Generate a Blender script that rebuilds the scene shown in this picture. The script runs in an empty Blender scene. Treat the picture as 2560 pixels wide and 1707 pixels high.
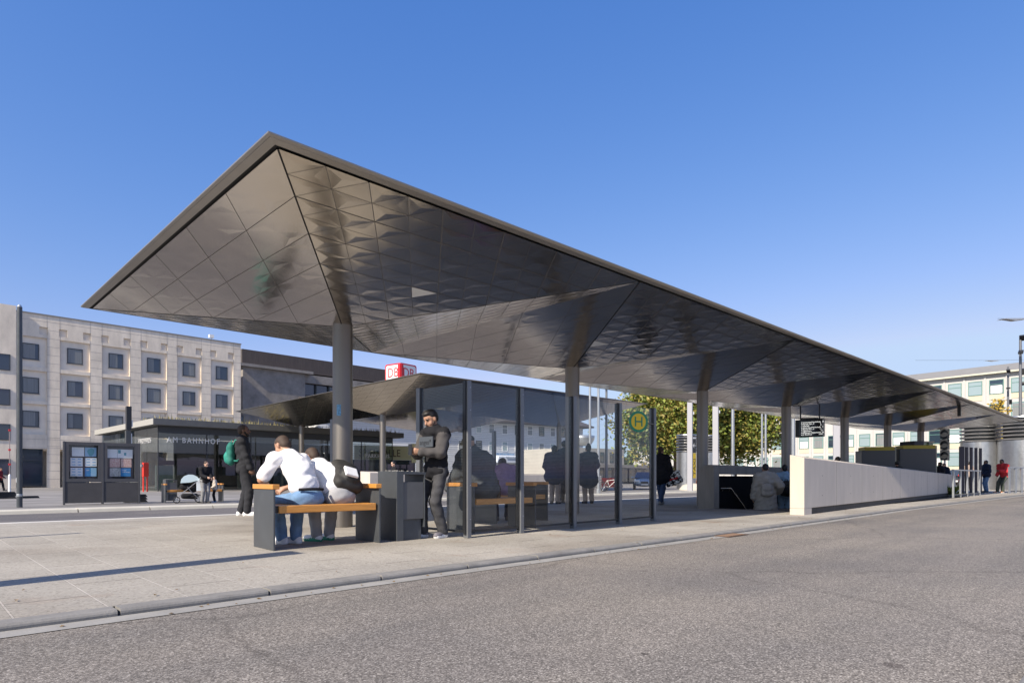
import bpy, bmesh, math, random
import numpy as np
from mathutils import Vector, Matrix
random.seed(7); RNG = np.random.default_rng(7)
C = bpy.context.scene.collection
R = math.radians

# ---------------------------------------------------------------- camera, sky, sun, exposure
CAM_H, TH = 0.80, R(46.15)
FW = np.array([math.cos(TH), math.sin(TH)]); RT = np.array([math.sin(TH), -math.cos(TH)])
cd = bpy.data.cameras.new("camera"); cam = bpy.data.objects.new("camera", cd); C.objects.link(cam)
cam.location = (0, 0, CAM_H); cam.rotation_euler = (R(90), 0, TH - R(90))
cd.sensor_width = 36; cd.lens = 22.41; cd.shift_y = 0.133; cd.clip_start = 0.05; cd.clip_end = 4000
sc = bpy.context.scene; sc.camera = cam
SUN = Vector((1.0, 0.16, -0.77)).normalized()             # the way the sunlight travels
EL = math.asin(-SUN.z); AZ = math.atan2(-SUN.x, -SUN.y)
w = bpy.data.worlds.new("World"); sc.world = w; w.use_nodes = True
nt = w.node_tree; bg = nt.nodes["Background"]
sky = nt.nodes.new("ShaderNodeTexSky"); sky.sky_type = 'NISHITA'; sky.sun_disc = False
sky.sun_elevation = EL; sky.sun_rotation = AZ; sky.altitude = 100; sky.air_density = 1.0; sky.dust_density = 1.5; sky.ozone_density = 4.0
sp_ = nt.nodes.new("ShaderNodeSeparateColor"); cb_ = nt.nodes.new("ShaderNodeCombineColor"); nt.links.new(sky.outputs[0], sp_.inputs[0])
for k_, (g_, p_, a_, c_) in enumerate(((0.1782, 1.5, 1.79, 0.45), (0.1924, 0.94, 0.823, 0.84), (0.2349, 0.55, 0.831, 1.3))):   # colour response of the sky, channel by channel
    ms = []
    for op, v in (('MULTIPLY', g_), ('MINIMUM', c_), ('POWER', p_), ('MULTIPLY', a_ / 0.2025)):
        m_ = nt.nodes.new("ShaderNodeMath"); m_.operation = op; m_.inputs[1].default_value = v
        nt.links.new(ms[-1].outputs[0] if ms else sp_.outputs[k_], m_.inputs[0]); ms.append(m_)
    nt.links.new(ms[-1].outputs[0], cb_.inputs[k_])
nt.links.new(cb_.outputs[0], bg.inputs[0]); bg.inputs[1].default_value = 0.119
sl = bpy.data.lights.new("sun", 'SUN'); sl.energy = 4.2; sl.angle = R(0.5); sl.color = (1.0, 0.90, 0.76)
so = bpy.data.objects.new("sun", sl); C.objects.link(so); so.rotation_euler = SUN.to_track_quat('-Z', 'Y').to_euler()
so.location = (-40, -10, 40)
sc.view_settings.view_transform = 'Standard'; sc.view_settings.look = 'None'
sc.view_settings.exposure = 0.78; sc.view_settings.gamma = 1.0; sc.view_settings.use_curve_mapping = False
sc.cycles.max_bounces = 8; sc.cycles.transparent_max_bounces = 16; sc.cycles.glossy_bounces = 4
sc.cycles.use_denoising = True

# ---------------------------------------------------------------- helpers
def ray(px): return FW + RT * ((px - 1280) / 1593.5)
def at(px, py, z=0.0):                                     # ground point seen at a photo pixel
    Z = 1593.5 * (CAM_H - z) / (py - 1194); p = ray(px) * Z
    return Vector((p[0], p[1], z))
def deep(px, Z, z=0.0):
    p = ray(px) * Z; return Vector((p[0], p[1], z))
def onv(px, v, z=0.0):
    d = ray(px); return Vector((d[0] * v / d[1], v, z))
def onu(px, u, z=0.0):
    d = ray(px); return Vector((u, d[1] * u / d[0], z))
def face_yaw(cx, cz):                                      # yaw whose local +Y points (right cx, away cz) as seen by the camera
    d = FW * cz + RT * cx; return math.atan2(-d[0], d[1])

MATS = {}
def mat(name, col, rough=0.6, metal=0.0, var=0.0, vs=3.0, bump=0.0, bs=40.0, stain=None, spec=0.5, stretch=None, coat=0.0):
    m = bpy.data.materials.new(name); m.use_nodes = True; n = m.node_tree.nodes; l = m.node_tree.links
    b = n["Principled BSDF"]; b.inputs["Base Color"].default_value = (*col, 1); b.inputs["Roughness"].default_value = rough
    b.inputs["Metallic"].default_value = metal; b.inputs["Specular IOR Level"].default_value = spec
    if coat: b.inputs["Coat Weight"].default_value = coat; b.inputs["Coat Roughness"].default_value = 0.05
    if var or bump or stain:
        tc = n.new("ShaderNodeTexCoord"); mp = n.new("ShaderNodeMapping"); l.new(tc.outputs["Object"], mp.inputs[0])
        if stretch: mp.inputs["Scale"].default_value = stretch
    if var:
        t = n.new("ShaderNodeTexNoise"); t.inputs["Scale"].default_value = vs; t.inputs["Detail"].default_value = 6; t.inputs["Roughness"].default_value = 0.65
        l.new(mp.outputs[0], t.inputs[0])
        r = n.new("ShaderNodeValToRGB"); r.color_ramp.elements[0].position = 0.3; r.color_ramp.elements[1].position = 0.72
        lo = stain or tuple(c * (1 - var) for c in col); hi = tuple(min(1, c * (1 + var)) for c in col)
        r.color_ramp.elements[0].color = (*lo, 1); r.color_ramp.elements[1].color = (*hi, 1)
        l.new(t.outputs[0], r.inputs[0]); l.new(r.outputs[0], b.inputs["Base Color"])
        rr = n.new("ShaderNodeMapRange"); rr.inputs[3].default_value = max(0, rough - 0.08); rr.inputs[4].default_value = min(1, rough + 0.1)
        l.new(t.outputs[0], rr.inputs[0]); l.new(rr.outputs[0], b.inputs["Roughness"])
    if bump:
        t2 = n.new("ShaderNodeTexNoise"); t2.inputs["Scale"].default_value = bs; t2.inputs["Detail"].default_value = 4
        l.new(mp.outputs[0], t2.inputs[0])
        bp = n.new("ShaderNodeBump"); bp.inputs["Strength"].default_value = bump; bp.inputs["Distance"].default_value = 0.01
        l.new(t2.outputs[0], bp.inputs["Height"]); l.new(bp.outputs[0], b.inputs["Normal"])
    return m
def glass(name, tint=(0.85, 0.9, 0.88), base=0.06, lines=0.0, pitch=0.016, dark=None, rough=0.0):
    m = bpy.data.materials.new(name); m.use_nodes = True; n = m.node_tree.nodes; l = m.node_tree.links
    n.remove(n["Principled BSDF"]); out = n["Material Output"]
    tr = n.new("ShaderNodeBsdfTransparent"); tr.inputs[0].default_value = (*tint, 1)
    gl = n.new("ShaderNodeBsdfGlossy"); gl.inputs["Roughness"].default_value = rough; gl.inputs[0].default_value = (0.95, 0.97, 1, 1)
    fr = n.new("ShaderNodeLayerWeight"); fr.inputs[0].default_value = 0.5
    pw = n.new("ShaderNodeMath"); pw.operation = 'POWER'; pw.inputs[1].default_value = 4.0; l.new(fr.outputs["Facing"], pw.inputs[0])
    ma = n.new("ShaderNodeMath"); ma.operation = 'MULTIPLY_ADD'; ma.inputs[1].default_value = 0.4; ma.inputs[2].default_value = base; ma.use_clamp = True
    l.new(pw.outputs[0], ma.inputs[0])
    mx = n.new("ShaderNodeMixShader"); l.new(ma.outputs[0], mx.inputs[0]); l.new(gl.outputs[0], mx.inputs[2])
    src = tr.outputs[0]
    if dark is not None:
        df = n.new("ShaderNodeBsdfDiffuse"); df.inputs[0].default_value = (*dark[:3], 1); m0 = n.new("ShaderNodeMixShader")
        m0.inputs[0].default_value = dark[3]; l.new(tr.outputs[0], m0.inputs[1]); l.new(df.outputs[0], m0.inputs[2]); src = m0.outputs[0]
    l.new(src, mx.inputs[1]); res = mx.outputs[0]
    if lines:                                              # printed horizontal stripes
        tc = n.new("ShaderNodeTexCoord"); sx = n.new("ShaderNodeSeparateXYZ"); l.new(tc.outputs["Object"], sx.inputs[0])
        d = n.new("ShaderNodeMath"); d.operation = 'DIVIDE'; d.inputs[1].default_value = pitch; l.new(sx.outputs[2], d.inputs[0])
        f = n.new("ShaderNodeMath"); f.operation = 'FRACT'; l.new(d.outputs[0], f.inputs[0])
        g = n.new("ShaderNodeMath"); g.operation = 'LESS_THAN'; g.inputs[1].default_value = lines; l.new(f.outputs[0], g.inputs[0])
        hi = n.new("ShaderNodeMath"); hi.operation = 'GREATER_THAN'; hi.inputs[1].default_value = 0.62; l.new(sx.outputs[2], hi.inputs[0])
        k = n.new("ShaderNodeMath"); k.operation = 'MULTIPLY'; l.new(g.outputs[0], k.inputs[0]); l.new(hi.outputs[0], k.inputs[1])
        df2 = n.new("ShaderNodeBsdfDiffuse"); df2.inputs[0].default_value = (0.22, 0.24, 0.25, 1)
        m2 = n.new("ShaderNodeMixShader"); l.new(k.outputs[0], m2.inputs[0]); l.new(res, m2.inputs[1]); l.new(df2.outputs[0], m2.inputs[2]); res = m2.outputs[0]
    l.new(res, out.inputs[0]); return m

class MB:
    """collects shapes and links them as ONE mesh object"""
    def __init__(s): s.v = []; s.f = []; s.m = []
    def face(s, pts, m=0):
        i = len(s.v); s.v += [tuple(p) for p in pts]; s.f.append(tuple(range(i, i + len(pts)))); s.m.append(m); return s
    def box(s, a, b, m=0, M=None):
        x0, x1 = sorted((a[0], b[0])); y0, y1 = sorted((a[1], b[1])); z0, z1 = sorted((a[2], b[2]))
        i = len(s.v); P = [Vector(p) for p in ((x0,y0,z0),(x1,y0,z0),(x1,y1,z0),(x0,y1,z0),(x0,y0,z1),(x1,y0,z1),(x1,y1,z1),(x0,y1,z1))]
        if M is not None: P = [M @ p for p in P]
        s.v += [tuple(p) for p in P]
        for q in ((0,3,2,1),(4,5,6,7),(0,1,5,4),(1,2,6,5),(2,3,7,6),(3,0,4,7)): s.f.append(tuple(i + k for k in q)); s.m.append(m)
        return s
    def bar(s, p, q, wx, wy=None, m=0):                    # square bar between two points
        p, q = Vector(p), Vector(q); d = q - p; L = d.length; wy = wy or wx
        M = Matrix.Translation(p) @ d.to_track_quat('Z', 'Y').to_matrix().to_4x4()
        return s.box((-wx / 2, -wy / 2, 0), (wx / 2, wy / 2, L), m, M)
    def tube(s, pts, r, n=10, m=0, cap=True):
        pts = [Vector(p) for p in pts]; rs = r if isinstance(r, (list, tuple)) else [r] * len(pts); rings = []
        for k, p in enumerate(pts):
            d = (pts[min(k + 1, len(pts) - 1)] - pts[max(k - 1, 0)]).normalized()
            ref = Vector((0, 0, 1)) if abs(d.z) < 0.9 else Vector((1, 0, 0))
            a = d.cross(ref).normalized(); b = d.cross(a); i = len(s.v)
            s.v += [tuple(p + (a * math.cos(t) + b * math.sin(t)) * rs[k]) for t in [2 * math.pi * j / n for j in range(n)]]
            rings.append(i)
        for i, j in zip(rings, rings[1:]):
            for k in range(n): s.f.append((i + k, j + k, j + (k + 1) % n, i + (k + 1) % n)); s.m.append(m)
        if cap:
            s.f.append(tuple(rings[0] + k for k in range(n))); s.m.append(m); s.f.append(tuple(rings[-1] + n - 1 - k for k in range(n))); s.m.append(m)
        return s
    def lathe(s, prof, n=24, o=(0, 0, 0), m=0, axis=None):
        i = len(s.v); o = Vector(o); Q = axis.to_track_quat('Z', 'Y').to_matrix() if axis is not None else None
        for r, z in prof:
            for k in range(n):
                t = 2 * math.pi * k / n; p = Vector((r * math.cos(t), r * math.sin(t), z)); s.v.append(tuple(o + (Q @ p if Q else p)))
        for a in range(len(prof) - 1):
            for k in range(n):
                k2 = (k + 1) % n; s.f.append((i + a * n + k, i + a * n + k2, i + (a + 1) * n + k2, i + (a + 1) * n + k)); s.m.append(m)
        return s
    def prism(s, poly, d, m=0, M=None):                    # polygon (3d points) pushed along d
        a = [Vector(p) for p in poly]; b = [p + Vector(d) for p in a]
        if M is not None: a = [M @ p for p in a]; b = [M @ p for p in b]
        n = len(a); i = len(s.v); s.v += [tuple(p) for p in a + b]
        s.f.append(tuple(i + k for k in reversed(range(n)))); s.m.append(m); s.f.append(tuple(i + n + k for k in range(n))); s.m.append(m)
        for k in range(n): s.f.append((i + k, i + (k + 1) % n, i + n + (k + 1) % n, i + n + k)); s.m.append(m)
        return s
    def build(s, name, mats, parent=None, smooth=False, bevel=0.0, fix=True):
        me = bpy.data.meshes.new(name); me.from_pydata(s.v, [], s.f)
        for m in (mats if isinstance(mats, (list, tuple)) else [mats]): me.materials.append(m)
        me.polygons.foreach_set("material_index", s.m)
        if fix:
            bm = bmesh.new(); bm.from_mesh(me); bmesh.ops.recalc_face_normals(bm, faces=bm.faces); bm.to_mesh(me); bm.free()
        if smooth:
            me.polygons.foreach_set("use_smooth", [True] * len(me.polygons))
            if smooth == 'auto': me.set_sharp_from_angle(angle=R(40))
        o = bpy.data.objects.new(name, me); C.objects.link(o)
        if parent is not None: o.parent = parent
        if bevel:
            b = o.modifiers.new("b", 'BEVEL'); b.width = bevel; b.segments = 2; b.limit_method = 'ANGLE'; b.harden_normals = False
        return o
def tag(o, label=None, cat=None, group=None, kind=None):
    if label: o["label"] = label
    if cat: o["category"] = cat
    if group: o["group"] = group
    if kind: o["kind"] = kind
    return o
def empty(name, loc=(0, 0, 0), rz=0.0, label=None, cat=None, group=None):
    o = bpy.data.objects.new(name, None); C.objects.link(o); o.location = loc; o.rotation_euler = (0, 0, rz); o.empty_display_size = 0.2
    return tag(o, label, cat, group)
def copy_tree(o, parent=None):
    c = o.copy(); C.objects.link(c)
    if parent is not None: c.parent = parent
    for ch in [x for x in bpy.data.objects if x.parent == o]: copy_tree(ch, c)
    return c
def text(name, body, size, m, parent, loc, rot, ext=0.004, align='LEFT', sx=1.0, spacing=1.0, mirror=False):
    cu = bpy.data.curves.new(name, 'FONT'); cu.body = body; cu.size = size; cu.extrude = ext; cu.align_x = align; cu.resolution_u = 3; cu.space_character = spacing
    t = bpy.data.objects.new(name, cu); C.objects.link(t); bpy.context.view_layer.update()
    me = bpy.data.meshes.new_from_object(t.evaluated_get(bpy.context.evaluated_depsgraph_get())); bpy.data.objects.remove(t); bpy.data.curves.remove(cu)
    me.materials.clear(); me.materials.append(m); me.name = name
    o = bpy.data.objects.new(name, me); C.objects.link(o); o.parent = parent; o.location = loc; o.rotation_euler = rot; o.scale = (-sx if mirror else sx, 1, 1)
    return o

# ---------------------------------------------------------------- materials
STEEL = mat("anthracite_steel", (0.075, 0.082, 0.09), 0.42, 0.3, 0.14, 5)
STEEL2 = mat("grey_post_paint", (0.17, 0.175, 0.185), 0.4, 0.35, 0.08, 6)
DARK = mat("dark_profile", (0.022, 0.023, 0.026), 0.35, 0.2)
BLACK = mat("black_gap", (0.01, 0.01, 0.01), 0.8)
INOX = mat("brushed_column_steel", (0.23, 0.21, 0.19), 0.42, 0.9, 0.06, 30, stretch=(1, 1, 0.02))
GALV = mat("galvanised", (0.42, 0.44, 0.46), 0.4, 0.7, 0.1, 12)
STACKM = mat("stainless_stack", (0.5, 0.5, 0.5), 0.3, 0.9, 0.08, 6)
WOOD = mat("orange_varnished_wood", (0.56, 0.25, 0.055), 0.38, 0, 0.16, 6, 0.1, 60, stretch=(1, 8, 8))
CONC = mat("precast_concrete", (0.55, 0.49, 0.42), 0.85, 0, 0.08, 1.8, 0.15, 50, stretch=(2, 2, 0.5))
DCONC = mat("weathered_concrete", (0.27, 0.245, 0.22), 0.9, 0, 0.3, 0.8, 0.15, 20)
LIME = mat("limestone", (0.78, 0.68, 0.55), 0.9, 0, 0.2, 0.6, 0.15, 12, stretch=(1.6, 1.6, .55))
LIME2 = mat("limestone_recess", (0.80, 0.71, 0.59), 0.9, 0, 0.1, 0.7, 0.15, 12)
BROWN = mat("brown_cladding", (0.085, 0.068, 0.06), 0.7, 0.1, 0.2, 2, stretch=(3, 3, 0.3))
WHITE = mat("white_render", (0.49, 0.48, 0.465), 0.85, 0, 0.05, 0.6)
BEIGE = mat("beige_panel", (0.55, 0.5, 0.38), 0.8, 0, 0.05, 1)
GREENF = mat("green_frame", (0.12, 0.25, 0.22), 0.45)
GREYR = mat("grey_roof", (0.25, 0.24, 0.22), 0.8, 0, 0.1, 1)
PANE = mat("window_pane_dark", (0.025, 0.04, 0.06), 0.04, 0.0, spec=1.0)
PANEL = mat("window_pane_light", (0.28, 0.36, 0.38), 0.06, 0.0, spec=1.0)
CURT = mat("grey_curtain", (0.2, 0.21, 0.21), 0.5, 0, 0.35, 8, stretch=(6, 6, 0.05), spec=0.8)
FRAME = mat("window_frame_dark", (0.05, 0.055, 0.06), 0.4)
RED = mat("red_paint", (0.62, 0.035, 0.02), 0.4)
DBRED = mat("sign_red", (0.6, 0.02, 0.03), 0.45)
WPAINT = mat("white_paint", (0.78, 0.78, 0.76), 0.5)
YELLOW = mat("yellow_paint", (0.72, 0.5, 0.02), 0.5)
CREAM = mat("cream_sign", (0.8, 0.74, 0.42), 0.5)
HGREEN = mat("stop_sign_green", (0.02, 0.22, 0.11), 0.5)
RUBBER = mat("black_rubber", (0.02, 0.02, 0.022), 0.7)
BARK = mat("bark", (0.12, 0.09, 0.065), 0.9, 0, 0.3, 8, 0.5, 30)
GLASS = glass("shelter_glass", (0.98, 0.985, 0.985), 0.02, lines=0.06, pitch=0.021)
CGLASS = glass("clear_glass", (0.96, 0.97, 0.97), 0.03)
DGLASS = glass("pavilion_glass", (0.66, 0.70, 0.69), 0.06)
LEDW = bpy.data.materials.new("led_white"); LEDW.use_nodes = True
_b = LEDW.node_tree.nodes["Principled BSDF"]; _b.inputs["Emission Color"].default_value = (1, 1, 0.95, 1); _b.inputs["Emission Strength"].default_value = 0.7
SKIN = mat("skin_tan", (0.42, 0.235, 0.155), 0.55, 0, 0.08, 20); SKIN_D = mat("skin_brown", (0.16, 0.085, 0.055), 0.5, 0, 0.08, 20); SKIN_L = mat("skin_light", (0.56, 0.35, 0.26), 0.55, 0, 0.06, 20)
HAIR = mat("hair_black", (0.012, 0.01, 0.009), 0.55, 0, 0.3, 60); HAIR_B = mat("hair_brown", (0.055, 0.033, 0.02), 0.6, 0, 0.3, 60); STUB = mat("hair_cropped", (0.055, 0.034, 0.024), 0.7, 0, 0.2, 90)
LIP = mat("lips", (0.36, 0.13, 0.11), 0.5); EYE = mat("eye_dark", (0.03, 0.02, 0.015), 0.25)
def cloth(name, col, var=0.12, vs=9): return mat(name, col, 0.88, 0, var, vs, 0.25, 120, spec=0.2)

# ---------------------------------------------------------------- ground, road, pavement, kerbs
def ground_mat(kind):
    m = bpy.data.materials.new(kind); m.use_nodes = True; n = m.node_tree.nodes; l = m.node_tree.links; b = n["Principled BSDF"]
    g = n.new("ShaderNodeNewGeometry"); P = g.outputs["Position"]
    def noise(s, d=5, sc3=None):
        t = n.new("ShaderNodeTexNoise"); t.inputs["Scale"].default_value = s; t.inputs["Detail"].default_value = d
        if sc3:
            mp = n.new("ShaderNodeMapping"); mp.inputs["Scale"].default_value = sc3; l.new(P, mp.inputs[0]); l.new(mp.outputs[0], t.inputs[0])
        else: l.new(P, t.inputs[0])
        return t.outputs[0]
    def ramp(src, stops):
        r = n.new("ShaderNodeValToRGB"); e = r.color_ramp.elements
        while len(e) < len(stops): e.new(0.5)
        for k, (p, c) in enumerate(stops): e[k].position = p; e[k].color = (*c, 1)
        l.new(src, r.inputs[0]); return r.outputs[0]
    def mul(a, bb, f=1.0, mode='MULTIPLY'):
        x = n.new("ShaderNodeMixRGB"); x.blend_type = mode; x.inputs[0].default_value = f; l.new(a, x.inputs[1]); l.new(bb, x.inputs[2]); return x.outputs[0]
    def spots(scale, lo, hi, dark):                        # round gum and dirt marks
        v = n.new("ShaderNodeTexVoronoi"); v.inputs["Scale"].default_value = scale; v.inputs["Randomness"].default_value = 1.0; l.new(P, v.inputs[0])
        return ramp(v.outputs["Distance"], [(lo, dark), (hi, (1, 1, 1))])
    b.inputs["Roughness"].default_value = 0.85; b.inputs["Specular IOR Level"].default_value = 0.3
    if kind in ("road_surface", "lane_surface"):
        v = n.new("ShaderNodeTexVoronoi"); v.inputs["Scale"].default_value = 135; l.new(P, v.inputs[0])
        sep = n.new("ShaderNodeSeparateColor"); l.new(v.outputs["Color"], sep.inputs[0])
        if kind == "road_surface": st = [(0.0, (0.116, 0.106, 0.093)), (0.3, (0.2, 0.182, 0.16)), (0.62, (0.28, 0.256, 0.225)), (0.85, (0.36, 0.331, 0.29)), (1.0, (0.52, 0.483, 0.43))]
        else: st = [(0.0, (0.12, 0.112, 0.11)), (0.5, (0.17, 0.16, 0.158)), (1.0, (0.24, 0.23, 0.22))]
        c = ramp(sep.outputs[0], st)
        c = mul(c, ramp(v.outputs["Distance"], [(0.25, (1, 1, 1)), (0.75, (0.62, 0.6, 0.59))]), 0.8)
        c = mul(c, ramp(noise(0.6, 6), [(0.3, (0.84, 0.84, 0.86)), (0.7, (1.08, 1.06, 1.03))]))
        c = mul(c, ramp(noise(0.45, 4, (0.25, 3.2, 1)), [(0.36, (0.86, 0.87, 0.88)), (0.55, (1, 1, 1))]))
        ck = n.new("ShaderNodeTexVoronoi"); ck.feature = 'DISTANCE_TO_EDGE'; ck.inputs["Scale"].default_value = 0.16; nz = n.new("ShaderNodeTexNoise"); nz.inputs["Scale"].default_value = 1.3; nz.inputs["Detail"].default_value = 6; l.new(P, nz.inputs[0])
        av = n.new("ShaderNodeMixRGB"); av.blend_type = 'ADD'; av.inputs[0].default_value = 0.5; l.new(P, av.inputs[1]); l.new(nz.outputs["Color"], av.inputs[2]); l.new(av.outputs[0], ck.inputs[0])
        c = mul(c, ramp(ck.outputs["Distance"], [(0.0012, (0.5, 0.49, 0.49)), (0.0045, (1, 1, 1))]), 0.45)
        c = mul(c, ramp(noise(0.18, 3, (1, 1.6, 1)), [(0.42, (1.05, 1.04, 1.02)), (0.6, (0.9, 0.9, 0.91))]))
        c = mul(c, spots(1.7, 0.028, 0.04, (0.45, 0.44, 0.44))); c = mul(c, spots(0.9, 0.035, 0.05, (0.6, 0.58, 0.58)))
        hgt = v.outputs["Distance"]; hs = 0.35
    elif kind == "slab_paving":
        sx = n.new("ShaderNodeSeparateXYZ"); l.new(P, sx.inputs[0]); cb = n.new("ShaderNodeCombineXYZ")
        l.new(sx.outputs[1], cb.inputs[0]); l.new(sx.outputs[0], cb.inputs[1])
        br = n.new("ShaderNodeTexBrick"); l.new(cb.outputs[0], br.inputs[0]); br.inputs["Scale"].default_value = 1.0
        br.inputs["Brick Width"].default_value = 1.28; br.inputs["Row Height"].default_value = 0.4675; br.inputs["Mortar Size"].default_value = 0.0075; br.inputs["Mortar Smooth"].default_value = 0.0
        br.inputs["Color1"].default_value = (0.352, 0.33, 0.29, 1); br.inputs["Color2"].default_value = (0.398, 0.373, 0.33, 1); br.inputs["Mortar"].default_value = (0.15, 0.135, 0.12, 1); br.offset = 0.52
        c = br.outputs[0]
        dv = n.new("ShaderNodeMath"); dv.operation = 'DIVIDE'; dv.inputs[1].default_value = 0.4675; l.new(sx.outputs[0], dv.inputs[0])
        frc = n.new("ShaderNodeMath"); frc.operation = 'PINGPONG'; frc.inputs[1].default_value = 0.5; l.new(dv.outputs[0], frc.inputs[0])
        lt = n.new("ShaderNodeMath"); lt.operation = 'LESS_THAN'; lt.inputs[1].default_value = 0.0125; l.new(frc.outputs[0], lt.inputs[0])
        mj = n.new("ShaderNodeMixRGB"); l.new(lt.outputs[0], mj.inputs[0]); l.new(c, mj.inputs[1]); mj.inputs[2].default_value = (0.50, 0.47, 0.42, 1); c = mj.outputs[0]
        v = n.new("ShaderNodeTexVoronoi"); v.inputs["Scale"].default_value = 70; l.new(P, v.inputs[0]); sep = n.new("ShaderNodeSeparateColor"); l.new(v.outputs["Color"], sep.inputs[0])
        c = mul(c, ramp(sep.outputs[0], [(0.0, (0.62, 0.6, 0.58)), (0.14, (0.9, 0.9, 0.9)), (0.8, (1, 1, 1)), (1.0, (1.16, 1.15, 1.12))]))
        c = mul(c, ramp(noise(0.8, 6), [(0.3, (0.84, 0.83, 0.82)), (0.65, (1.04, 1.03, 1.02))]))
        c = mul(c, ramp(noise(1.1, 3, (1, 1, 1)), [(0.62, (1, 1, 1)), (0.75, (0.88, 0.79, 0.74))]))
        c = mul(c, ramp(noise(0.33, 5), [(0.5, (1, 1, 1)), (0.68, (0.72, 0.69, 0.66))]))
        c = mul(c, spots(2.6, 0.02, 0.035, (0.6, 0.58, 0.57))); c = mul(c, spots(5.5, 0.016, 0.03, (0.72, 0.71, 0.7)))
        hgt = br.outputs["Fac"]; hs = -0.4
    else:
        c = ramp(noise(0.9, 7), [(0.3, (0.21, 0.2, 0.19)), (0.7, (0.30, 0.285, 0.27))])
        c = mul(c, ramp(noise(0.3, 5, (0.2, 1.5, 1)), [(0.4, (0.75, 0.74, 0.73)), (0.6, (1, 1, 1))])); hgt = noise(40); hs = 0.2
    l.new(c, b.inputs["Base Color"])
    bp = n.new("ShaderNodeBump"); bp.inputs["Strength"].default_value = abs(hs); bp.inputs["Distance"].default_value = 0.004; bp.invert = hs < 0
    l.new(hgt, bp.inputs["Height"]); l.new(bp.outputs[0], b.inputs["Normal"])
    return m
ROADZ, LANEZ, PLAZAZ = -0.04, -0.27, -0.15
ROADM, PAVEM, PLAZAM, LANEM = ground_mat("road_surface"), ground_mat("slab_paving"), ground_mat("plaza_surface"), ground_mat("lane_surface")
KERBM = mat("grey_kerb_stone", (0.22, 0.21, 0.195), 0.8, 0, 0.2, 5, 0.2, 60); GUTM = mat("pale_gutter", (0.29, 0.28, 0.26), 0.85, 0, 0.15, 4, 0.2, 50)
PKERB = mat("beige_kerb_stone", (0.5, 0.47, 0.4), 0.85, 0, 0.1, 2, 0.1, 40)
def struct(o): o["kind"] = "structure"; return o
def kv(u): return float(np.interp(u, [-40, 0.4, 3.7, 7.4, 13, 19, 35, 60], [4.4, 4.42, 4.5, 4.55, 4.7, 4.9, 5.0, 5.05]))   # front kerb line
BACKV = 14.2
struct(MB().face([(-900, -900, -0.45), (1500, -900, -0.45), (1500, 1500, -0.45), (-900, 1500, -0.45)]).build("ground", PLAZAM))
struct(MB().face([(-300, -60, ROADZ), (300, -60, ROADZ), (300, 8, ROADZ), (-300, 8, ROADZ)]).build("road", ROADM))
# island pavement with the hole of the stairwell
STU0, STU1, STV0, STV1 = 15.25, 33.0, 6.05, 8.5
us = sorted(set([-40, -10] + [0.4, 3.7, 7.4, 13, STU0, 19, STU1, 35, 46, 60])); mb = MB()
for a, b_ in zip(us, us[1:]):
    f0, f1 = kv(a) + 0.155, kv(b_) + 0.155
    if a >= STU0 and b_ <= STU1:
        mb.face([(a, f0, 0), (b_, f1, 0), (b_, STV0, 0), (a, STV0, 0)]); mb.face([(a, STV1, 0), (b_, STV1, 0), (b_, BACKV, 0), (a, BACKV, 0)])
    else:
        mb.face([(a, f0, 0), (b_, f1, 0), (b_, BACKV, 0), (a, BACKV, 0)])
struct(mb.build("pavement", PAVEM))
mb = MB(); L = 0.935; u = -14.0                            # kerb stones of the island, one row
while u < 58:
    if u < 24: g = 0.009
    a, b_ = u + g, u + L - g if u < 24 else u + 4 - g
    z = 0.004 + random.uniform(-0.003, 0.003)
    va, vb = kv(a), kv(b_)
    mb.prism([(a, va + 0.012, -0.1), (a, va, -0.02), (a, va + 0.003, z - 0.012), (a, va + 0.014, z), (a, va + 0.152, z), (a, va + 0.152, -0.1)], (b_ - a, vb - va, 0))
    u += L if u < 24 else 4
struct(mb.build("kerb", KERBM))
mb = MB()
for a, b_ in zip([-40] + us[2:], us[2:]):
    mb.face([(a, kv(a) - 0.17, ROADZ + 0.004), (b_, kv(b_) - 0.17, ROADZ + 0.004), (b_, kv(b_) + 0.02, ROADZ + 0.004), (a, kv(a) + 0.02, ROADZ + 0.004)])
struct(mb.build("gutter", GUTM))
struct(MB().box((-40, BACKV, -0.4), (60, BACKV + 0.22, 0.003)).build("island_kerb", mat("pale_edge_stone", (0.62, 0.6, 0.56), 0.8, 0, 0.08, 3)))
# bus lane behind, its far kerb and the plaza
struct(MB().face([(-80, BACKV + 0.22, LANEZ), (200, BACKV + 0.22, LANEZ), (200, 24.3, LANEZ), (-80, 24.3, LANEZ)]).build("bus_lane", LANEM))
mb = MB(); u = -30.0
while u < 70:
    mb.prism([(u + .01, 23.55, LANEZ - .05), (u + .01, 23.6, PLAZAZ - 0.03), (u + .01, 23.66, PLAZAZ + 0.004), (u + .01, 24.15, PLAZAZ + 0.004), (u + .01, 24.15, LANEZ - .05)], (1.97, 0, 0)); u += 2.0
struct(mb.build("plaza_kerb", PKERB))
struct(MB().face([(-200, 24.15, PLAZAZ), (400, 24.15, PLAZAZ), (400, 400, PLAZAZ), (-200, 400, PLAZAZ)]).build("plaza", PLAZAM))
struct(MB().face([(60, -60, ROADZ + .006), (400, -60, ROADZ + .006), (400, 24.2, ROADZ + .006), (60, 24.2, ROADZ + .006)]).build("side_street", LANEM))
# near kerb and footway where the camera stands
mb = MB()
for k in range(-6, 30): mb.box((k * 1.0 + .45, .27, -.1), (k * 1.0 + 1.443, .42, .02))
struct(mb.build("near_kerb", KERBM, bevel=0.012)); struct(MB().box((-8, -6, -.1), (32, .268, .015)).build("footway", PAVEM))

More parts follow.
